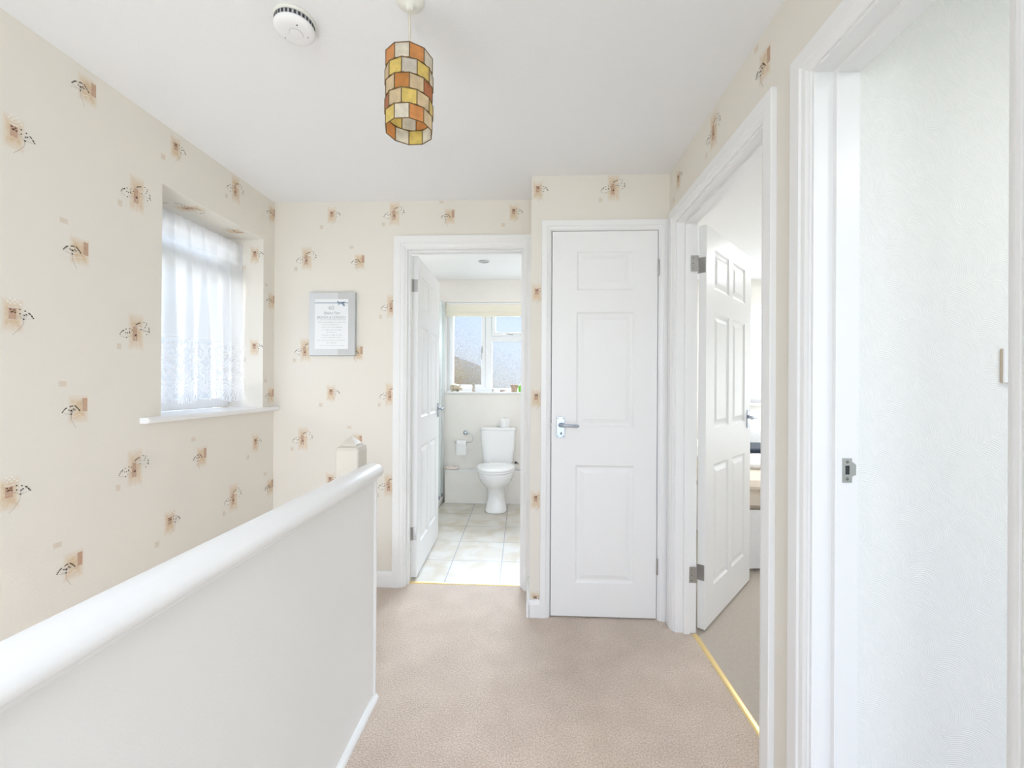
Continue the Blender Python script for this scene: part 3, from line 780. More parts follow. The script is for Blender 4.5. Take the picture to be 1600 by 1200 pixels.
fr(mb, WY0 - .0, WY1 + .0, WZ0 + .01, WZ1, 0.05, FX - 0.03, FX + 0.03)
mb.box((FX - .03, WY0 + .05, 1.765), (FX + .03, WY1 - .05, 1.815), u, .003)
wl_(mb.build('window_frame'))
mb = MB(); fr(mb, WY0 + .052, WY1 - .052, 1.817, WZ1 - .052, .035, FX - .02, FX + .04); wl_(mb.build('top_light'))
mb = MB(); mb.box((FX - .004, WY0 + .05, WZ0 + .05), (FX + .004, WY1 - .05, 1.77), M['glass']); mb.box((FX - .004, WY0 + .085, 1.85), (FX + .004, WY1 - .085, WZ1 - .085), M['glass']); wl_(mb.build('glass_pane'))

# curtain rod and lace curtain -------------------------------------------------
CXP = XL - 0.145
mb = MB(); mb.tube([(CXP, WY0 + .001, 1.990), (CXP, WY1 - .001, 1.990)], 0.006, M['rod'], 12)
mb.lathe([(.012, 0), (.012, .006), (.008, .010)], M['rod'], (CXP, WY0, 1.990), 16, 'y'); mb.lathe([(.008, -.010), (.012, -.006), (.012, 0)], M['rod'], (CXP, WY1, 1.990), 16, 'y')
tag(mb.build('curtain_rod'), 'thin cream rod across the top of the landing window recess', 'curtain rod')

def seg_d(px, py, ax, ay, bx, by):
    dx, dy = bx - ax, by - ay; l = dx * dx + dy * dy
    t = 0 if l == 0 else max(0, min(1, ((px - ax) * dx + (py - ay) * dy) / l))
    return math.hypot(px - ax - t * dx, py - ay - t * dy)
# lace repeat drawn in a unit cell: u 0..1 (0.128 m wide), v in metres from the hem
PW = 0.128
STR = []
def poly(pts, w): 
    for a, b in zip(pts[:-1], pts[1:]): STR.append((a[0] * PW, a[1], b[0] * PW, b[1], w))
def arcp(cx, cy, rx, ry, a0, a1, n=12): return [(cx + rx * math.cos(math.radians(a0 + (a1 - a0) * i / n)), cy + ry * math.sin(math.radians(a0 + (a1 - a0) * i / n))) for i in range(n + 1)]
for off in (-1, 0, 1):
    o = off
    poly(arcp(.5 + o, .298, .13, .024, -60, 240), .007); poly([(.5 + o, .262), (.5 + o, .275)], .012)
    for sx in (-1, 1):
        f = lambda pts: [(.5 + o + sx * p[0], p[1]) for p in pts]
        poly(f([(0.03, .262), (.08, .277), (.2, .288), (.34, .284), (.45, .268), (.47, .245), (.40, .222), (.28, .210), (.1, .236), (.05, .25), (.03, .262)]), .011)
        poly(f([(.16, .268), (.30, .262), (.36, .252)]), .006); poly(f([(.18, .252), (.3, .245), (.36, .243)]), .006)
        poly(f([(0.0, .225), (.1, .212), (.25, .198), (.38, .188), (.44, .174), (.42, .160), (.33, .158), (.28, .167), (.33, .174)]), .010)
        poly(f([(.0, .180), (.12, .165), (.3, .148), (.42, .134), (.46, .118), (.44, .100), (.36, .092), (.2, .098), (.05, .088)]), .009)
        poly(f([(.04, .160), (.16, .148), (.30, .134), (.36, .122)]), .006)
        poly(f([(.0, .1), (.12, .112), (.28, .116), (.40, .110)]), .007); poly(f([(.0, .1), (.08, .128), (.1, .14)]), .006)
        for k, (ex, ey) in enumerate(((.06, .012), (.16, .014), (.26, .022), (.36, .034), (.43, .050), (.47, .068))):
            poly(f([(.02, .084), (ex * .6, (.084 + ey) * .5 + .008), (ex, ey)]), .0045)
        poly(f([(0, .005), (.12, .007), (.24, .013), (.36, .024), (.45, .040), (.5, .062)]), .006)
    poly([(.5 + o, .084), (.5 + o, .012)], .0045); poly(arcp(.5 + o, .195, .07, .010, 0, 360), .006)
    poly([(o, .325), (1 + o, .325)], .008); poly([(o, .315), (1 + o, .315)], .0035)
    poly(arcp(o, .300, .22, .016, 180, 360), .008); poly(arcp(o, .07, .07, .02, 0, 360), .008)
cells = {}
def lace_mask(u, v):
    """0..1 thread density"""
    if v > 0.329: return None
    k = (int((u % PW) * 500), int(v * 500))
    if k not in cells:
        x = (u % PW); best = 0.0
        for ax, ay, bx, by, w in STR:
            if abs(ay - v) > .06 and abs(by - v) > .06: continue
            d = seg_d(x, v, ax, ay, bx, by) - w / 2
            best = max(best, 1.0 if d < 0 else max(0.0, 1 - d / .002))
            if best >= 1: break
        cells[k] = best
    return cells[k]
def curtain():
    CW = 1.30; y0, y1 = WY0 + .005, WY1 - .008
    nu = 420; zs = []
    z = 1.992
    while z > 1.43: zs.append(z); z -= 0.022
    z = 1.43
    while z > 1.0965: zs.append(z); z -= 0.0034
    verts = []; cols = []; faces = []
    ph = [R.uniform(0, 6.28) for _ in range(6)]
    # uneven gathers: a table of folds along the width
    def fold(s, h):
        a = (0.0035 + 0.0135 * h)
        return a * (math.sin(2 * PI * (7.2 * s + .35 * math.sin(5 * s + ph[0]) * h) + ph[1]) + .55 * math.sin(2 * PI * 12.6 * s + ph[2]) * (1 - .4 * h) + .5 * math.sin(2 * PI * 3.1 * s + ph[3]))
    for j, z in enumerate(zs):
        h = min(1, (1.992 - z) / 0.6)
        for i in range(nu + 1):
            s = i / nu
            su = s + 0.012 * math.sin(2 * PI * 7.2 * s + ph[1] + 1.2) * (1 - .3 * h)
            y = y0 + (y1 - y0) * max(0, min(1, su)); 
            y = y + (0.03 * h * h if s > .85 else 0) * (s - .85) / .15 * .6
            y = min(y, WY1 - .004); y = max(y, WY0 + .003)
            x = CXP + 0.017 + 0.006 * h + fold(s, h) + (0.004 * math.sin(90 * s) if z > 1.94 else 0)
            verts.append((x, y, z + (0.006 * math.sin(2 * PI * 2 * s) * h)))
            v = (z - 1.0965); m_ = lace_mask(s * CW, v)
            if m_ is None:
                w = 0.92
                if z > 1.965: w = 0.97
                elif 1.925 < z < 1.94: w = .95
                # open weave slits below the heading
                elif 1.85 < z < 1.872: w = .8
            else:
                hem = 0.004 + 0.052 * abs(((s * CW / PW) % 1) - .5) ** 2 * 4 * .9
                w = 0.0 if v < hem * .95 else .48 + .50 * m_
            cols.append(w)
    for j in range(len(zs) - 1):
        for i in range(nu):
            a = j * (nu + 1) + i; faces.append((a, a + 1, a + nu + 2, a + nu + 1))
    me = bpy.data.meshes.new('lace_curtain'); me.from_pydata(verts, [], faces); me.materials.append(M['lace'])
    ca = me.color_attributes.new('weave', 'FLOAT_COLOR', 'POINT')
    ca.data.foreach_set('color', [q for w in cols for q in (w, w, w, 1.0)])
    for p in me.polygons: p.use_smooth = True
    o = bpy.data.objects.new('lace_curtain', me); COL.objects.link(o)
    return tag(o, 'gathered white net curtain with a lace border at the landing window', 'curtain')
curtain()

# ------------------------------------------------------------------ PICTURE
pf = empty('picture_frame', (-1.176, YB, 1.365)); tag(pf, 'silver framed sixtieth anniversary invitation hung on the cream wallpaper', 'picture frame')
M['silver'] = mat('brushed_silver_paper', (0.66, 0.68, 0.70), 0.35, 0.35, bump=(700, .0004), var=(420, (0.78, 0.79, 0.80), .2))
M['silver2'] = mat('grey_silver_paper', (0.56, 0.57, 0.57), 0.4, 0.3, bump=(700, .0004), var=(420, (0.66, 0.66, 0.66), .2))
M['fedge'] = mat('frame_edge', (0.50, 0.53, 0.56), 0.3, 0.7)
M['card'] = mat('white_card', (0.86, 0.87, 0.88), 0.6)
M['ink'] = mat('grey_ink', (0.42, 0.46, 0.48), 0.7)
M['inkl'] = mat('pale_ink', (0.60, 0.62, 0.64), 0.7)
M['ribbon'] = mat('slate_blue_ribbon', (0.26, 0.34, 0.45), 0.5)
def pl(o): return o
mb = MB(); fw, fh = 0.140, 0.3755
mb.box((-fw, -0.020, 0), (fw, -0.001, fh), M['fedge'], 0.002); mb.build('frame', pf)
mb = MB()
mb.box((-fw + .002, -0.0215, .002), (fw - .105, -0.020, fh - .002), M['silver']); mb.box((fw - .105, -0.0215, .002), (fw - .002, -0.020, fh - .002), M['silver2']); mb.build('mount', pf)
mb = MB(); mb.box((-0.103, -0.0225, 0.040), (0.098, -0.0216, 0.334), M['card']); cd = mb.build('card', pf)
mb = MB(); mb.box((-0.103, -0.0240, 0.3105), (0.098, -0.0226, 0.3145), M['ribbon'])
for pts in ([(.045, .313), (.033, .322), (.038, .309), (.050, .313)], [(.055, .313), (.070, .309), (.078, .316), (.055, .314)], [(.050, .312), (.040, .300)], [(.056, .312), (.068, .302), (.079, .297)], [(.060, .310), (.074, .292)]):
    mb.tube([(p[0], -0.0245, p[1]) for p in pts], 0.0024, M['ribbon'], 6)
mb.lathe([(.0, -.0035), (.004, -.002), (.0045, .0)], M['ribbon'], (.053, -.0235, .313), 12, 'y'); mb.build('ribbon', cd)
def text_obj(txt, size, x, z, m, parent, name, spacing=1.0, shear=0.0, y=-0.0229, wmax=None):
    cu = bpy.data.curves.new(name, 'FONT'); cu.body = txt; cu.size = size; cu.align_x = 'CENTER'; cu.space_character = spacing; cu.shear = shear
    tmp = bpy.data.objects.new(name, cu); COL.objects.link(tmp)
    dg = bpy.context.evaluated_depsgraph_get(); dg.update()
    me = bpy.data.meshes.new_from_object(tmp.evaluated_get(dg)); COL.objects.unlink(tmp); bpy.data.objects.remove(tmp)
    xs = [v.co.x for v in me.vertices]; w = max(xs) - min(xs); k = min(1, wmax / w) if wmax else 1
    for v in me.vertices: v.co = Vector((v.co.x * k, v.co.z * 0.0, v.co.y))
    me.materials.clear(); me.materials.append(m)
    o = bpy.data.objects.new(name, me); COL.objects.link(o); o.parent = parent; o.location = (x, y, z)
    return o
t_ = text_obj('60', 0.034, -0.004, 0.272, M['ink'], cd, 'text')
text_obj('Fabulous Years', 0.026, -0.002, 0.244, M['ink'], cd, 'text', .9, .35, wmax=.10)
text_obj('BRENDA & GORDON', 0.022, -0.003, 0.219, M['ink'], cd, 'text', 1.0, wmax=.17)
mb = MB()      # the small print is too fine to read: short strokes
for z, wd in ((.210, .082), (.196, .080), (.181, .060), (.167, .060), (.151, .058), (.137, .028), (.120, .060), (.106, .060), (.089, .083), (.074, .026), (.059, .070)):
    x = -.003 - wd
    while x < -.003 + wd:
        l = R.uniform(.003, .010); mb.box((x, -.0232, z), (x + l, -.0226, z + R.choice((.0022, .003))), R.choice((M['inkl'], M['inkl'], M['ink']))); x += l + R.uniform(.0012, .004)
mb.build('small_print', cd)

# ------------------------------------------------------------------ SMOKE ALARM
sa = empty('smoke_alarm', (-0.708, 1.222, H)); tag(sa, 'round white smoke alarm on the ceiling', 'smoke alarm')
mb = MB(); mb.lathe([(0.0, 0.0), (0.056, 0.0), (0.058, -0.003), (0.058, -0.008), (0.055, -0.010), (0.0, -0.010)], M['plasticold'], (0, 0, 0), 48); mb.build('base_plate', sa)
mb = MB(); mb.lathe([(0.0, -0.0102), (0.0545, -0.0102), (0.0545, -0.024), (0.0, -0.024)], M['greyvent'], (0, 0, 0), 48); vt = mb.build('vent_ring', sa)
mb = MB()
for i in range(30):
    a = 2 * PI * i / 30; c_, s_ = math.cos(a), math.sin(a)
    T = lambda p, c_=c_, s_=s_: Vector((p.x * c_ - p.y * s_, p.x * s_ + p.y * c_, p.z))
    mb.box((0.050, -0.0032, -0.0225), (0.0552, 0.0032, -0.0125), M['dark'], 0, T)
mb.build('vent_slot', vt)
mb = MB(); mb.lathe([(0.0, -0.0241), (0.0555, -0.0241), (0.0565, -0.027), (0.055, -0.033), (0.050, -0.038), (0.042, -0.0415), (0.030, -0.043), (0.0, -0.0435)], M['plastic'], (0, 0, 0), 48); cv = mb.build('cover', sa)
mb = MB(); mb.lathe([(0.0185, -0.0425), (0.0185, -0.0445), (0.0172, -0.0455), (0.0165, -0.0448), (0.015, -0.0452), (0.0, -0.0455)], M['plastic'], (0.006, -0.002, 0), 32)
mb.lathe([(0.0192, -0.0431), (0.0192, -0.0437), (0.0184, -0.0437), (0.0184, -0.0431)], M['greyvent'], (0.006, -0.002, 0), 32); mb.build('test_button', sa)
for x_, y_, r_ in ((0.024, -0.030, .0022), (0.033, 0.014, .0016), (-0.036, 0.012, .0015)):
    mb = MB(); mb.lathe([(0.0, -0.0428), (r_, -0.0427), (r_, -0.038)], M['dark'], (x_, y_, 0), 12); mb.build('indicator_hole', cv)

# ------------------------------------------------------------------ PENDANT LAMP
LX, LY = -0.345, 1.166
pd = empty('pendant_lamp', (LX, LY, H)); tag(pd, 'pendant lamp with orange, yellow and cream shell shade hanging from the landing ceiling', 'pendant lamp')
mb = MB(); mb.lathe([(0.0, 0.0), (0.040, 0.0), (0.040, -0.006), (0.037, -0.012), (0.022, -0.019), (0.012, -0.022), (0.009, -0.032), (0.0065, -0.034), (0.0, -0.034)], M['plasticold'], (0, 0, 0), 36); mb.build('ceiling_rose', pd)
ZT, ZB_ = 2.110 - H, 1.908 - H
mb = MB(); mb.tube([(0, 0, -0.03), (0.0005, 0, -0.1), (0, 0, ZT + .0), (0, 0, ZT - .012)], 0.0032, M['cable'], 10); mb.build('cable', pd)
mb = MB(); mb.lathe([(0.0, 0.0), (0.008, 0.0), (0.017, -0.012), (0.017, -0.040), (0.015, -0.042), (0.0, -0.042)], M['plastic'], (0, 0, ZT - .010), 24); mb.build('lamp_holder', pd)
M['bulb'] = mat('frosted_bulb', (0.80, 0.80, 0.80), 0.35)
mb = MB(); mb.lathe([(0.011, 0.0), (0.013, -0.012), (0.020, -0.026), (0.027, -0.042), (0.029, -0.056), (0.025, -0.072), (0.014, -0.083), (0.0, -0.087)], M['bulb'], (0, 0, ZT - .052), 24); mb.build('bulb', pd)
shp = MB(); fm = MB()
rows_ = 5; rh = (ZT - ZB_) / rows_; RAD = 0.0655; fa = math.atan2(-LY, -LX)     # bearing that faces the camera's room side
seq = {0: {-54: 'o', -18: 'c', 18: 'o', 54: 'c', 90: 'y', 126: 't', 162: 'c', 198: 'y', 234: 'o', 270: 't'},
       1: {-72: 't', -36: 'y', 0: 'g', 36: 'y', 72: 'c', 108: 'o', 144: 'c', 180: 'y', 216: 't', 252: 'o'},
       2: {-54: 't', -18: 'd', 18: 't', 54: 'r', 90: 'c', 126: 'y', 162: 'o', 198: 'c', 234: 'y', 270: 'r'},
       3: {-72: 'r', -36: 't', 0: 'y', 36: 't', 72: 'y', 108: 'c', 144: 'o', 180: 'c', 216: 'y', 252: 'c'},
       4: {-54: 'y', -18: 'c', 18: 'o', 54: 't', 90: 'r', 126: 'c', 162: 'y', 198: 'c', 234: 'o', 270: 'y'}}
def sp_(deg, z): a = fa + math.radians(deg); return (RAD * math.cos(a), RAD * math.sin(a), z)
def lath(deg, z, r): a = fa + math.radians(deg); return (r * math.cos(a), r * math.sin(a), z)
for r_, tl_ in seq.items():
    z1 = ZT - r_ * rh; z0 = z1 - rh
    for c_, k_ in tl_.items():
        a0, a1 = c_ - 18, c_ + 18
        for rr in ((RAD, 1), (RAD - .0014, -1)):
            q = [lath(a0, z0, rr[0]), lath(a1, z0, rr[0]), lath(a1, z1, rr[0]), lath(a0, z1, rr[0])]
            if rr[1] == 1: shp.face(q, SH[k_])
        fm.tube([lath(a0, z0, RAD), lath(a0, z1, RAD)], 0.0015, M['lead'], 6)
    for zz in ((z1,) if r_ < 4 else (z1, z0)):
        offs = [c_ - 18 for c_ in tl_]
        fm.tube([lath(d, zz, RAD) for d in sorted(offs)], 0.0015, M['lead'], 6, closed=True)
        if r_ > 0 and zz == z1:
            fm.tube([lath(d + 18, zz, RAD) for d in sorted(offs)], 0.0015, M['lead'], 6, closed=True)
for d in (30, 150, 270): fm.tube([lath(d, ZT, RAD * .96), (0, 0, ZT - .008)], 0.0013, M['lead'], 6)
shd = shp.build('lamp_shade', pd, fixn=False); fm.build('shade_frame', shd)

# ------------------------------------------------------------------ SIDE ROOM (near doorway)
mb = MB(); mb.box((XR + RT, Q_Y1 + 0.014, 0), (2.9, 1.20, H), M['combed'])
struct(mb.build('wall_near_room'), 'white combed plaster wall seen through the nearest doorway')
mb = MB(); mb.box((2.9, Y0, 0), (3.0, 1.2, H), M['combed']); struct(mb.build('wall_near_room_end'))
sw = empty('light_switch', (1.210, Q_Y1 + 0.014, 1.2535)); tag(sw, 'cream light switch on the combed white wall of the nearest room', 'light switch')
M['oldcream'] = mat('yellowed_plastic', (0.62, 0.52, 0.40), 0.5)
mb = MB(); mb.box((-0.043, -0.005, -0.0425), (0.043, 0, 0.0425), M['oldcream'], 0.001); mb.box((-0.0425, -0.0092, -0.042), (0.0425, -0.0051, 0.042), M['plastic'], .0012); mb.build('switch_plate', sw)
mb = MB(); mb.box((-0.006, -0.015, -0.011), (0.006, -0.009, 0.011), M['plastic'], 0.002); mb.build('rocker', sw)

# ------------------------------------------------------------------ BATHROOM
BW = M['bathwall']
VX0, VX1, VZ0, VZ1 = -0.886, 0.35, 1.112, 2.05
mb = MB()
wall_grid(mb, [-1.75, VX0, VX1, XR + RT], [0, VZ0, VZ1, H], lambda i, j: not (i == 1 and j == 1), 0.28, lambda u_, v_, d_: (u_, YBACK + d_, v_), BW)
struct(mb.build('wall_bathroom_back'), 'cream tiled bathroom wall under the obscured window')
mb = MB(); mb.box((-1.75, YB + .1, 0), (-1.66, YBACK, H), BW); struct(mb.build('wall_bathroom_left'))
mb = MB(); mb.box((0.62, YB + .1, 0), (0.72, YBACK, H), BW); struct(mb.build('wall_bathroom_right'))
# boxed pipes along the foot of the wall
mb = MB(); mb.box((-0.86, 4.222, 0.0), (0.62, YBACK, 0.318), BW); mb.box((-0.86, 4.214, 0.318), (0.62, YBACK, 0.330), M['gloss'], .003)
mb.box((-0.432, 4.2212, 0.0), (-0.429, 4.2222, 0.318), M['greyvent']); mb.box((-0.86, 4.217, 0), (0.62, 4.2222, 0.010), M['gloss'])
struct(mb.build('trim_5'), 'tiled pipe boxing with white ledge behind the toilet')
# window
wb = empty('window_2', (-0.27, YBACK + .1, VZ0)); struct(wb, 'bathroom window with obscured glass')
def bw_(o): o.parent = wb; o.location = -Vector(wb.location); return o
def frz(mb, x0, x1, z0, z1, w, y0, y1, m=None, b=.003):
    m = m or M['upvc']
    mb.box((x0, y0, z0), (x0 + w, y1, z1), m, b); mb.box((x1 - w, y0, z0), (x1, y1, z1), m, b)
    mb.box((x0 + w, y0, z0), (x1 - w, y1, z0 + w), m, b); mb.box((x0 + w, y0, z1 - w), (x1 - w, y1, z1), m, b)
FY = YBACK + 0.10
sc_ = 4.43 / 4.33
mb = MB(); frz(mb, VX0, VX1, VZ0 + .012, VZ1, 0.030, FY, FY + .06)
mb.box((-0.480, FY, VZ0 + .04), (-0.412, FY + .06, VZ1 - .03), M['upvc'], .003)       # mullion
mb.box((-0.411, FY, 1.655), (VX1 - .03, FY + .06, 1.712), M['upvc'], .003)              # transom
bw_(mb.build('window_frame'))
mb = MB(); frz(mb, VX0 + .026, -0.481, VZ0 + .043, VZ1 - .035, 0.040, FY - .012, FY + .05); bw_(mb.build('casement'))
mb = MB(); frz(mb, -0.410, VX1 - .032, 1.713, VZ1 - .032, 0.038, FY - .012, FY + .05); bw_(mb.build('top_light'))
mb = MB()
for (a, b, c, d) in ((VX0 + .06, VZ0 + .078, -0.517, VZ1 - .07), (-0.412, VZ0 + .040, VX1 - .03, 1.657), (-0.375, 1.748, VX1 - .065, VZ1 - .066)):
    mb.face([(a, FY + .022, b), (c, FY + .022, b), (c, FY + .022, d), (a, FY + .022, d)], M['obscure'])
bw_(mb.build('glass_pane'))
mb = MB(); mb.box((-0.522, FY - .020, 1.53), (-0.506, FY - .012, 1.60), M['steel'], .003); mb.tube([(-0.514, FY - .026, 1.575), (-0.517, FY - .036, 1.56), (-0.519, FY - .036, 1.46)], .006, M['steel'], 10); bw_(mb.build('window_handle'))
mb = MB(); mb.box((-0.255, FY - .020, 1.722), (-0.185, FY - .012, 1.738), M['steel'], .003); mb.tube([(-0.22, FY - .026, 1.73), (-0.20, FY - .036, 1.732), (-0.10, FY - .036, 1.734)], .006, M['steel'], 10); bw_(mb.build('stay_handle'))
mb = MB(); mb.box((VX0 - .0, YBACK - .022, VZ0 - .010), (VX1, FY + .001, VZ0 + .012), M['gloss'], .004); bw_(mb.build('window_sill'))
# blind
bl = empty('roman_blind', (-0.27, YBACK + .04, VZ1)); tag(bl, 'raised cream fabric blind at the top of the bathroom window', 'blind')
mb = MB(); mb.box((-0.612, -0.030, -0.022), (0.615, 0.0, -0.001), M['gloss'], .003); mb.build('headrail', bl)
mb = MB(); rows = []
for y_, z_ in ((-.028, -.022), (-.033, -.05), (-.040, -.085), (-.044, -.098), (-.041, -.104), (-.034, -.100), (-.034, -.115), (-.040, -.128), (-.043, -.146), (-.038, -.150), (-.028, -.146), (-.022, -.1), (-.02, -.022)):
    rows.append([(x_, y_, z_) for x_ in (-.610, -.3, 0, .3, .612)])
mb.grid(rows, M['blind'], False); mb.build('fabric', bl)

# ceiling downlight
dl = empty('downlight', (-0.417, 3.685, H)); tag(dl, 'round recessed downlight in the bathroom ceiling', 'downlight')
mb = MB(); mb.lathe([(0.030, 0.0), (0.046, 0.0), (0.046, -0.003), (0.040, -0.006), (0.032, -0.004), (0.030, -0.0005)], M['steel'], (0, 0, 0), 32); mb.build('bezel', dl)
mb = MB(); mb.lathe([(0.0, -0.0015), (0.024, -0.0012), (0.0295, -0.0005)], M['greyvent'], (0, 0, 0), 28); mb.build('lens', dl)

# toilet ----------------------------------------------------------------------
tl = empty('toilet', (-0.322, 4.0, 0.0)); tag(tl, 'white close coupled toilet with closed lid on the bathroom floor', 'toilet')
CE = M['ceramic']
def oval(cx, cy, rx, ryf, ryb, z, n=40, e=2.0):
    o = []
    for i in range(n):
        a = 2 * PI * i / n; c_, s_ = math.cos(a), math.sin(a)
        x = rx * math.copysign(abs(c_) ** (2 / e), c_); ry = ryf if s_ < 0 else ryb
        o.append((cx + x, cy + ry * math.copysign(abs(s_) ** (2 / e), s_), z))
    return o
# pedestal and bowl (local y: front negative)
mb = MB()
spec = [(0.0, .102, -.115, .175, 2.6), (0.012, .104, -.117, .175, 2.6), (0.03, .100, -.112, .175, 2.6), (0.08, .088, -.098, .17, 2.5), (0.14, .076, -.090, .165, 2.4), (0.19, .076, -.100, .165, 2.3),
        (0.225, .092, -.130, .17, 2.2), (0.26, .122, -.185, .175, 2.1), (0.30, .152, -.232, .18, 2.1), (0.34, .168, -.258, .18, 2.1), (0.375, .174, -.266, .18, 2.1), (0.392, .172, -.264, .18, 2.1)]
rows = [oval(0, 0, rx, abs(yf), yb, z, e=e) for z, rx, yf, yb, e in spec]
mb.grid(rows, CE, True, closed_u=True); mb.face(rows[0], CE); mb.face(rows[-1], CE); mb.build('bowl', tl)
mb = MB()
rows = [oval(0, -.02, rx, ry, .15, z, e=2.15) for z, rx, ry in ((.3935, .178, .250), (.397, .182, .256), (.408, .182, .256), (.4125, .178, .250))]
mb.grid(rows, M['seatpl'], True, closed_u=True); mb.face(rows[0], M['seatpl']); mb.face(rows[-1], M['seatpl']); mb.build('seat', tl)
mb = MB()
rows = [oval(0, -.02, rx, ry, yb, z, e=2.15) for z, rx, ry, yb in ((.4140, .180, .252, .148), (.417, .183, .256, .15), (.428, .182, .254, .15), (.436, .172, .240, .145), (.441, .14, .20, .12), (.443, .08, .12, .08))]
mb.grid(rows, M['seatpl'], True, closed_u=True); mb.face(rows[0], M['seatpl']); mb.face(rows[-1], M['seatpl'])
for sx in (-.07, .07): mb.lathe([(.014, 0), (.014, .035), (.010, .042), (0, .042)], M['seatpl'], (sx, .135, .4), 16)
mb.build('lid', tl)
mb = MB()
rows = [oval(0, .240, rx, ry, ry, z, n=48, e=6) for z, rx, ry in ((.396, .120, .07), (.41, .145, .080), (.44, .152, .083), (.60, .166, .086), (.735, .174, .087), (.742, .174, .087))]
mb.grid(rows, CE, True, closed_u=True); mb.face(rows[0], CE); mb.face(rows[-1], CE); cs = mb.build('cistern', tl)
mb = MB()
rows = [oval(0, .240, rx, ry, ry, z, n=48, e=6) for z, rx, ry in ((.7425, .176, .087), (.745, .181, .089), (.758, .182, .089), (.766, .178, .087), (.770, .168, .082), (.7715, .12, .06))]
mb.grid(rows, CE, True, closed_u=True); mb.face(rows[0], CE); mb.face(rows[-1], CE); ld = mb.build('cistern_lid', tl)
mb = MB(); mb.lathe([(.0, .0045), (.014, .004), (.018, .001), (.019, -.001)], M['chrome'], (-.0, .235, .772), 24); mb.build('flush_button', tl)
mb = MB(); mb.tube([(.165, .30, .40), (.19, .28, .405), (.20, .25, .40)], .007, M['steel'], 10); mb.lathe([(.009, 0), (.009, .02)], M['dark'], (.178, .283, .395), 12)
mb.build('inlet_pipe', tl)

def paper_roll(name, loc, r=.052, hgt=.098, axis='z', tail=False):
    o = empty(name, loc)
    mb = MB(); ax = axis
    prof = [(.020, -hgt / 2), (r - .002, -hgt / 2), (r, -hgt / 2 + .002), (r, hgt / 2 - .002), (r - .002, hgt / 2), (.020, hgt / 2)]
    mb.lathe(prof + [(.020, -hgt / 2)], M['paper'], (0, 0, 0), 32, ax)
    if tail:
        rows = []
        for k in range(10):
            a = math.radians(-90 + 90) ; rows.append([(-hgt / 2, -r - .001, -.012 * k * 1.0), (hgt / 2, -r - .001, -.012 * k * 1.0)])
        mb.grid(rows, M['paper'], False)
    mb.build('paper', o)
    M.setdefault('tubec', mat('card_tube', (.55, .45, .34), .9))
    mb = MB(); mb.lathe([(.0175, -hgt / 2), (.0198, -hgt / 2), (.0198, hgt / 2), (.0175, hgt / 2), (.0175, -hgt / 2)], M['tubec'], (0, 0, 0), 24, ax); mb.build('tube', o)
    return o
r1 = paper_roll('toilet_roll', (-0.256, 4.238, 0.770 + .0465), .046, .093); tag(r1, 'white toilet roll standing on the cistern lid', 'toilet roll')
# ring holder with a roll
th = empty('toilet_roll_holder', (-0.668, YBACK, 0.700)); tag(th, 'chrome toilet roll holder ring on the wall left of the toilet', 'toilet roll holder')
mb = MB(); mb.lathe([(.026, 0), (.026, -.006), (.022, -.010), (.012, -.013), (.010, -.034), (.0145, -.037), (.0155, -.045), (.012, -.052), (0, -.054)], M['brightchrome'], (0, 0, 0), 28, 'y'); mb.build('wall_rose', th)
mb = MB(); pts = []
for k in range(24):
    a = math.radians(60 - 330 * k / 23 * .62); pts.append((.030 + .052 * math.cos(a), -.046, -.046 + .056 * math.sin(a)))
pts = [(0, -.046, -.006), (.03, -.046, .002), (.062, -.046, -.012), (.080, -.046, -.04), (.076, -.046, -.075), (.058, -.046, -.093), (.03, -.046, -.097), (-.06, -.046, -.097), (-.098, -.046, -.097), (-.103, -.046, -.090), (-.108, -.046, -.076)]
mb.tube(pts, .0042, M['brightchrome'], 10); mb.build('ring', th)
r2 = paper_roll('toilet_roll', (-0.700, YBACK - .054, 0.590), .036, .098, 'x', True); tag(r2, 'part used toilet roll hanging on the chrome ring holder', 'toilet roll')

# window-sill ornaments ---------------------------------------------------------
SZ = VZ0 + .012; SY = YBACK + .020
M['pigstone'] = mat('mottled_stone', (0.66, 0.57, 0.42), 0.6, var=(60, (0.40, 0.34, 0.25), .15)); M['pigdark'] = mat('dark_stone', (0.24, 0.20, 0.15), .6)
pg = empty('pig_ornament', (-0.775, SY, SZ)); tag(pg, 'mottled beige pig ornament at the left end of the bathroom window sill', 'ornament')
def blob(mb, c, r, m, n=20, k=12): 
    rows = []
    for j in range(k + 1):
        t = PI * j / k; rows.append([(c[0] + r[0] * math.sin(t) * math.cos(2 * PI * i / n), c[1] + r[1] * math.sin(t) * math.sin(2 * PI * i / n), c[2] - r[2] * math.cos(t)) for i in range(n)])
    mb.grid(rows, m, True, closed_u=True)
mb = MB(); rows = []
for x_, r_, z_ in ((-.063, .004, .040), (-.060, .020, .042), (-.048, .033, .042), (-.025, .038, .043), (.0, .036, .042), (.022, .031, .040), (.038, .024, .037), (.052, .019, .033), (.062, .016, .029), (.066, .014, .028), (.0665, .002, .028)):
    rows.append([(x_, r_ * .9 * math.cos(2 * PI * i / 22), z_ + r_ * math.sin(2 * PI * i / 22)) for i in range(22)])
mb.grid(rows, M['pigstone'], True, closed_u=True); mb.face(rows[0], M['pigstone']); mb.face(rows[-1], M['pigdark']); mb.build('body', pg)
for sx in (-.040, .018):
    for sy in (-.018, .018):
        mb = MB(); mb.lathe([(.0, 0), (.009, 0), (.011, .012), (.013, .026)], M['pigdark' if sx > 0 else 'pigstone'], (sx, sy, 0), 14); mb.build('leg', pg)
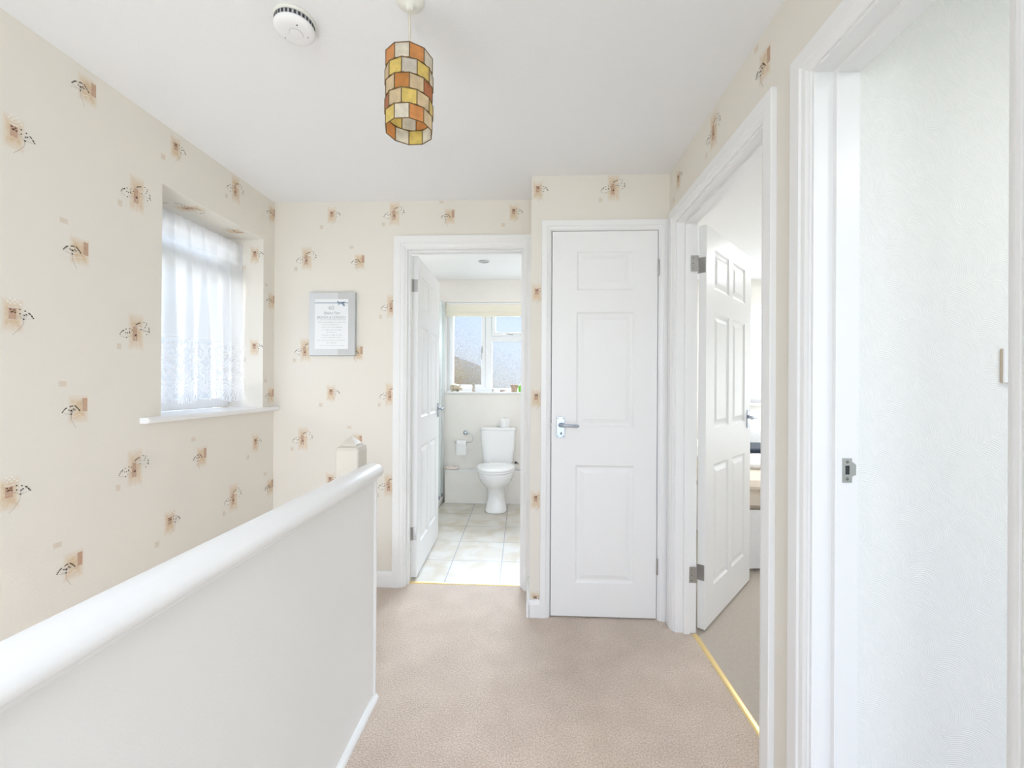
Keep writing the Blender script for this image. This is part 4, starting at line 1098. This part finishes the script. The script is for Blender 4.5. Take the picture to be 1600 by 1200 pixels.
for sy in (-.014, .014):
    mb = MB(); mb.face([(.030, sy, .058), (.044, sy * 1.5, .074), (.048, sy * .5, .055)], M['pigdark']); mb.face([(.030, sy, .058), (.044, sy * 1.5, .074), (.036, sy * .6, .062)], M['pigdark']); mb.build('ear', pg)
fg = empty('figurine', (-0.590, SY, SZ)); tag(fg, 'small brown and cream standing figurine on the bathroom window sill', 'figurine')
M['figc'] = mat('figurine_glaze', (.74, .68, .60), .4, var=(90, (.34, .24, .20), .12))
mb = MB(); mb.lathe([(0, 0), (.017, 0), (.018, .008), (.014, .02), (.017, .034), (.018, .046), (.013, .054)], M['figc'], (0, 0, 0), 20); mb.build('body', fg)
mb = MB(); blob(mb, (0, 0, .063), (.0135, .0135, .013), M['figc']); mb.build('head', fg)
mb = MB(); mb.lathe([(.016, .0), (.015, .004), (.010, .010), (.0, .012)], M['pigdark'], (0, 0, .069), 16); mb.build('hat', fg)
mb = MB(); rows = [oval(0, 0, .028 * k, .022 * k, .022 * k, z, 24) for z, k in ((0, .45), (.004, .75), (.014, 1), (.026, .9), (.034, .6), (.038, .2))]
M['shellw'] = mat('white_shell', (.84, .83, .80), .4); mb.grid(rows, M['shellw'], True, closed_u=True); mb.face(rows[0], M['shellw']); mb.face(rows[-1], M['shellw'])
for k in range(9):
    a = PI * k / 8; mb.tube([(math.cos(a) * .004, -.010, .036), (math.cos(a) * .018, -.019, .022 + .008 * math.sin(a)), (math.cos(a) * .024, -.018, .010)], .0018, M['shellw'], 6)
tag(mb.build('seashell', None, (-0.383, SY, SZ)), 'white seashell on the bathroom window sill right of the mullion', 'shell')
M['shelld'] = mat('brown_shell', (.30, .20, .19), .35, var=(70, (.62, .54, .48), .1))
mb = MB(); rows = [oval(0, 0, .030 * k, .020 * k, .020 * k, z, 24) for z, k in ((0, .6), (.004, .9), (.010, 1), (.018, .88), (.025, .6), (.029, .2))]
mb.grid(rows, M['shelld'], True, closed_u=True); mb.face(rows[0], M['shelld']); mb.face(rows[-1], M['shelld'])
mb.lathe([(.009, .0), (.006, .008), (.0, .012)], M['shelld'], (.028, 0, .010), 12, 'x')
tag(mb.build('seashell', None, (-0.290, SY, SZ)), 'dark brown mottled seashell on the bathroom window sill', 'shell')
M['clay'] = mat('brown_wicker_pot', (.46, .31, .22), .7, bump=(160, .002), var=(80, (.62, .47, .36), .2))
ct = empty('pot', (-0.168, SY + .005, SZ)); tag(ct, 'brown pot on the bathroom window sill beside the green bottle', 'pot')
mb = MB(); mb.lathe([(0, 0), (.030, 0), (.034, .03), (.038, .062), (.036, .0625), (.031, .030), (.0, .006)], M['clay'], (0, 0, 0), 26); mb.build('body', ct)
mb = MB(); mb.lathe([(.0375, .060), (.042, .061), (.042, .074), (.038, .075), (.0365, .062), (.0375, .060)], M['clay'], (0, 0, 0), 26); mb.build('rim', ct)
M['green'] = mat('bright_green_plastic', (.22, .66, .07), .3)
gb = empty('bottle', (-0.098, SY - .002, SZ)); tag(gb, 'bright green bottle at the right end of the bathroom window sill', 'bottle')
mb = MB(); mb.lathe([(0, 0), (.025, 0), (.027, .003), (.027, .058), (.024, .066), (.012, .071)], M['green'], (0, 0, 0), 24); mb.build('body', gb)
mb = MB(); mb.lathe([(.012, .0712), (.012, .084), (.010, .086), (0, .086)], M['plastic'], (0, 0, 0), 20); mb.build('cap', gb)
# little rope of shells on the pipe ledge
M['pink'] = mat('pink_cream_rope', (.78, .66, .60), .7, var=(120, (.88, .82, .78), .15))
mb = MB(); pts = []
for k in range(40):
    a = 2 * PI * k / 40; pts.append((.066 * math.cos(a), .036 * math.sin(a), .016 + .004 * math.sin(7 * a)))
mb.tube(pts, [.010 + .004 * (k % 2) for k in range(40)], M['pink'], 8, closed=True)
tag(mb.build('shell_garland', None, (-0.800, 4.272, 0.3305)), 'pinkish coiled garland lying on the pipe ledge by the shower', 'garland')

# shower ----------------------------------------------------------------------
sh = empty('shower_enclosure', (-0.92, 3.9, 0)); tag(sh, 'framed glass shower enclosure beyond the open bathroom door', 'shower enclosure')
def sl(o): o.location = -Vector(sh.location); return o
M['alu'] = mat('white_aluminium', (.80, .82, .83), .3, .2)
mb = MB(); mb.box((-1.655, 3.45, 0.0), (-0.885, YBACK - .002, 0.055), CE, .008); sl(mb.build('tray', sh))
mb = MB(); mb.box((-0.930, 4.165, .055), (-0.893, 4.200, 2.05), M['alu'], .003); mb.box((-0.930, YBACK - .030, .055), (-0.893, YBACK - .002, 2.05), M['alu'], .003); mb.box((-0.928, 3.45, .055), (-0.896, 3.49, 2.05), M['alu'], .003)
mb.box((-0.928, 3.49, 2.015), (-0.896, 4.165, 2.05), M['alu'], .003); mb.box((-0.928, 4.2, 2.015), (-0.896, YBACK - .03, 2.05), M['alu'], .003); mb.box((-0.928, 3.49, .055), (-0.896, 4.165, .080), M['chrome'], .003); mb.box((-0.928, 4.2, .055), (-0.896, YBACK - .03, .080), M['chrome'], .003)
f_ = sl(mb.build('frame', sh))
for z in (1.98, 1.14, .14):
    mb = MB(); mb.lathe([(0, .003), (.005, .002), (.006, 0)], M['screw'], (-0.893, 4.183, z), 12, 'x'); mb.build('screw', f_)
mb = MB(); mb.box((-0.914, 3.49, .08), (-0.908, 4.165, 2.015), M['screenglass']); mb.box((-0.914, 4.2, .08), (-0.908, YBACK - .03, 2.015), M['screenglass']); sl(mb.build('glass_panel', sh))

# ------------------------------------------------------------------ BEDROOM
mb = MB(); UX0, UX1, UZ0, UZ1 = 2.12, 3.3, 1.03, 2.02
YD = 4.38
wall_grid(mb, [XR + RT, UX0, UX1, 3.7], [0, UZ0, UZ1, H], lambda i, j: not (i == 1 and j == 1), 0.25, lambda u_, v_, d_: (u_, YD + d_, v_), M['bedwall'])
struct(mb.build('wall_bedroom_back'))
mb = MB(); mb.box((XR + RT + .0, YC + .4, 0), (XR + RT + .012, YD, H), M['bedwall']); struct(mb.build('wall_bedroom_left'))
mb = MB(); mb.box((3.6, 1.2, 0), (3.7, YD, H), M['bedwall']); struct(mb.build('wall_bedroom_right'))
wd = empty('window_3', (2.7, YD + .1, UZ0)); struct(wd, 'bedroom window glimpsed past the open bedroom door')
def dw(o): o.parent = wd; o.location = -Vector(wd.location); return o
mb = MB(); frz(mb, UX0, UX1, UZ0, UZ1, .055, YD + .10, YD + .16); mb.box((UX0 + .055, YD + .10, 1.62), (UX1 - .055, YD + .16, 1.68), M['upvc'], .003); mb.box((2.68, YD + .10, UZ0 + .055), (2.74, YD + .16, UZ1 - .055), M['upvc'], .003); dw(mb.build('window_frame'))
mb = MB(); mb.box((UX0 + .05, YD + .126, UZ0 + .05), (UX1 - .05, YD + .130, UZ1 - .05), M['glass']); dw(mb.build('glass_pane'))
mb = MB(); mb.box((UX0 - .04, YD - .04, UZ0 - .025), (UX1 + .04, YD + .101, UZ0), M['gloss'], .004); dw(mb.build('window_sill'))
# bed
bd = empty('bed', (2.0, 3.4, 0)); tag(bd, 'bed with white valance and beige cover glimpsed behind the open bedroom door', 'bed')
def bdl(o): o.location = -Vector(bd.location); return o
M['sheet'] = mat('white_bedding', (.86, .86, .87), .9, bump=(40, .004)); M['blanket'] = mat('beige_cover', (.74, .66, .56), .95, bump=(150, .003)); M['navy'] = mat('navy_fabric', (.02, .03, .05), .8)
bx0, bx1, by0, by1 = 1.36, 2.85, 2.78, 4.34
mb = MB(); rows = []
for z in (0.02, .2, .40):
    row = []
    n = 60
    for i in range(n + 1):
        t = i / n; w = .008 * math.sin(60 * t) * (1 - z / .5)
        if t < .4: row.append((bx0 + w, by1 - (by1 - by0) * t / .4, z))
        else: row.append((bx0 + (bx1 - bx0) * (t - .4) / .6, by0 + w, z))
    rows.append(row)
mb.grid(rows, M['sheet'], True); bdl(mb.build('valance', bd))
mb = MB(); mb.box((bx0, by0, .40), (bx1, by1, .53), M['blanket'], .03); bdl(mb.build('mattress', bd))
mb = MB(); mb.box((bx0 - .01, by0 - .008, .500), (bx1 + .01, by1 - .5, .585), M['blanket'], .035); bdl(mb.build('cover', bd))
mb = MB(); mb.box((bx0 + .02, 3.15, .56), (bx1, by1 - .05, .675), M['sheet'], .05); bdl(mb.build('duvet', bd))
tag_p = MB()
def pillow(cx, cy, z, w, d, h, m, name, label, cat):
    mb = MB(); rows = []
    for j in range(9):
        t = PI * j / 8; k = math.sin(t) ** .5 if 0 < j < 8 else 0.02
        rows.append(oval(cx, cy, w / 2 * (.86 + .14 * k), d / 2 * (.86 + .14 * k), d / 2 * (.86 + .14 * k), z + h / 2 - h / 2 * math.cos(t), 32, 4) if 0 < j < 8 else oval(cx, cy, w / 2 * .8, d / 2 * .8, d / 2 * .8, z + h / 2 - h / 2 * math.cos(t), 32, 4))
    mb.grid(rows, m, True, closed_u=True); mb.face(rows[0], m); mb.face(rows[-1], m)
    return tag(mb.build(name), label, cat)
pillow(1.80, 3.55, .676, .56, .40, .035, M['navy'], 'cushion', 'dark navy cushion glimpsed on the bed behind the bedroom door', 'cushion')
pillow(1.95, 4.04, .676, .66, .42, .15, M['sheet'], 'pillow', 'white pillow glimpsed on the bed below the bedroom window', 'pillow')

# ------------------------------------------------------------------ OUTSIDE
M['brick'] = mat('tan_roof', (.42, .21, .02), .9, var=(3, (.52, .34, .10), .2))
hs = empty('house', (-3.2, 13, -2.6)); tag(hs, 'tan neighbouring house blurred behind the left bathroom window pane', 'house')
mb = MB(); mb.box((-1.9, -.2, 0), (1.15, 5, 4.0), M['brick']); mb.build('wall', hs)
mb = MB(); mb.prism([(-2.1, 4.0), (1.3, 4.0), (1.0, 4.62), (.2, 4.75), (-1.6, 4.70)], -.4, 5.2, M['brick'], lambda a, b, t: (a, t, b)); mb.build('roof', hs)
mb = MB(); mb.box((-40, -40, -2.7), (40, 60, -2.61), mat('lawn', (.25, .30, .16), 1, var=(2, (.34, .36, .22), .2))); struct(mb.build('ground'))

mb = MB(); mb.box((-5.2, -8, -2.6), (-5.0, 9, 2.3), mat('grey_backdrop', (.10, .10, .105), .9, bump=(30, .002))); struct(mb.build('wall_sky_block'))  # added dark backdrop, keeps bright sky out of the lace holes
# ------------------------------------------------------------------ LIGHT
def sky():
    w = bpy.data.worlds.new('sky'); S.world = w; w.use_nodes = True; nt = w.node_tree
    for n in list(nt.nodes): nt.nodes.remove(n)
    out = nt.nodes.new('ShaderNodeOutputWorld'); bg = nt.nodes.new('ShaderNodeBackground')
    tc = nt.nodes.new('ShaderNodeTexCoord'); sp = nt.nodes.new('ShaderNodeSeparateXYZ'); r = nt.nodes.new('ShaderNodeValToRGB')
    e = r.color_ramp.elements
    e[0].position = 0.0; e[0].color = (.95, .95, .94, 1); e[1].position = 0.16; e[1].color = (.62, .76, 1.0, 1)
    k = e.new(0.03); k.color = (.90, .95, 1, 1)
    nt.links.new(tc.outputs['Generated'], sp.inputs[0]); nt.links.new(sp.outputs[2], r.inputs['Fac']); nt.links.new(r.outputs['Color'], bg.inputs['Color'])
    bg.inputs['Strength'].default_value = WORLD; nt.links.new(bg.outputs[0], out.inputs[0])
WORLD = 1.7
sky()
def area(name, loc, to, sx, sy, power, col=(1, 1, 1)):
    l = bpy.data.lights.new(name, 'AREA'); l.shape = 'RECTANGLE'; l.size = sx; l.size_y = sy; l.energy = power; l.color = col
    o = bpy.data.objects.new(name, l); COL.objects.link(o); o.location = loc
    o.rotation_euler = (Vector(to) - Vector(loc)).to_track_quat('-Z', 'Y').to_euler(); return o
def point(name, loc, power, r=.06, col=(1, 1, 1)):
    l = bpy.data.lights.new(name, 'POINT'); l.energy = power; l.shadow_soft_size = r; l.color = col
    o = bpy.data.objects.new(name, l); COL.objects.link(o); o.location = loc; return o
area('landing_daylight', (XL - 2.6, 0.4, 1.35), (XL, 2.02, 1.6), 2.4, 2.2, 135, (.95, .975, 1))
area('bathroom_daylight', (-0.25, 7.0, 3.5), (-0.3, 3.2, .9), 2.6, 1.6, 3700, (.76, .875, 1))
area('bedroom_daylight', (2.7, YD + .8, 1.75), (2.2, 2.5, .6), 1.3, 1.1, 42, (.95, .97, 1))
point('bathroom_fill', (.42, 3.5, 1.6), 4.5, .12, (.97, .98, 1))  # unseen fill added to light the door face, no fitting here
point('bathroom_fill', (-1.15, 2.95, 1.75), 7, .12, (.97, .98, 1))  # second added fill, hidden left of the open door, lifts the ceiling
area('bedroom_fill', (2.2, 3.2, H - .03), (2.2, 3.2, 0), .5, .5, 17, (.98, .985, 1))  # added ceiling-level fill for the bedroom, not a known fitting
area('near_room_fill', (1.7, .2, H - .03), (1.7, .2, 0), .4, .4, 8, (1, .965, .945))  # invented light that brightens the combed wall, no source known
area('landing_front_fill', (0, -2.4, 1.1), (-.3, 2.2, 1.6), 2.0, 2.0, 18, (.89, .93, 1))  # added frontal fill panel behind the camera, no window known there
point('stairwell_fill', (-1.1, -.5, -.7), 44, .25, (.83, .89, 1))  # made-up light down the stairs, brightens the ceiling from below
point('landing_fill', (-.15, -.9, 1.6), 19, .2, (.90, .935, 1))  # extra unseen fill behind the camera for balustrade panel and ceiling

# ------------------------------------------------------------------ CAMERA
f, yaw, pitch, roll = 657.0, .044, .0013, .0057
c, s = math.cos(yaw), math.sin(yaw); cp, sp_t = math.cos(pitch), math.sin(pitch); cr, sr = math.cos(roll), math.sin(roll)
def unrot(xr, yd, Z): return Vector((xr * c - yd * s, xr * s + yd * c, Z))
def vec(ix, iy):      # image-plane direction (pixels right, pixels down) without the forward part
    x = ix * cr + iy * sr; y = -ix * sr + iy * cr
    return unrot(x, y * sp_t, -y * cp)
xa = vec(1, 0).normalized(); ya = -vec(0, 1).normalized(); za = -unrot(0, cp, sp_t).normalized()
cam = bpy.data.cameras.new('camera'); co = bpy.data.objects.new('camera', cam); COL.objects.link(co)
cam.sensor_fit = 'HORIZONTAL'; cam.sensor_width = 36; cam.lens = f / 1600 * 36; cam.clip_start = 0.02; cam.clip_end = 200
co.matrix_world = Matrix(((xa.x, ya.x, za.x, 0), (xa.y, ya.y, za.y, 0), (xa.z, ya.z, za.z, 1.2), (0, 0, 0, 1)))
S.camera = co
S.view_settings.view_transform = 'Standard'; S.view_settings.look = 'None'; S.view_settings.gamma = 1; S.view_settings.use_curve_mapping = False
S.view_settings.exposure = 0.3
S.cycles.max_bounces = 16; S.cycles.diffuse_bounces = 8; S.cycles.transparent_max_bounces = 24; S.cycles.transmission_bounces = 8; S.cycles.glossy_bounces = 4
S.cycles.sample_clamp_indirect = 6
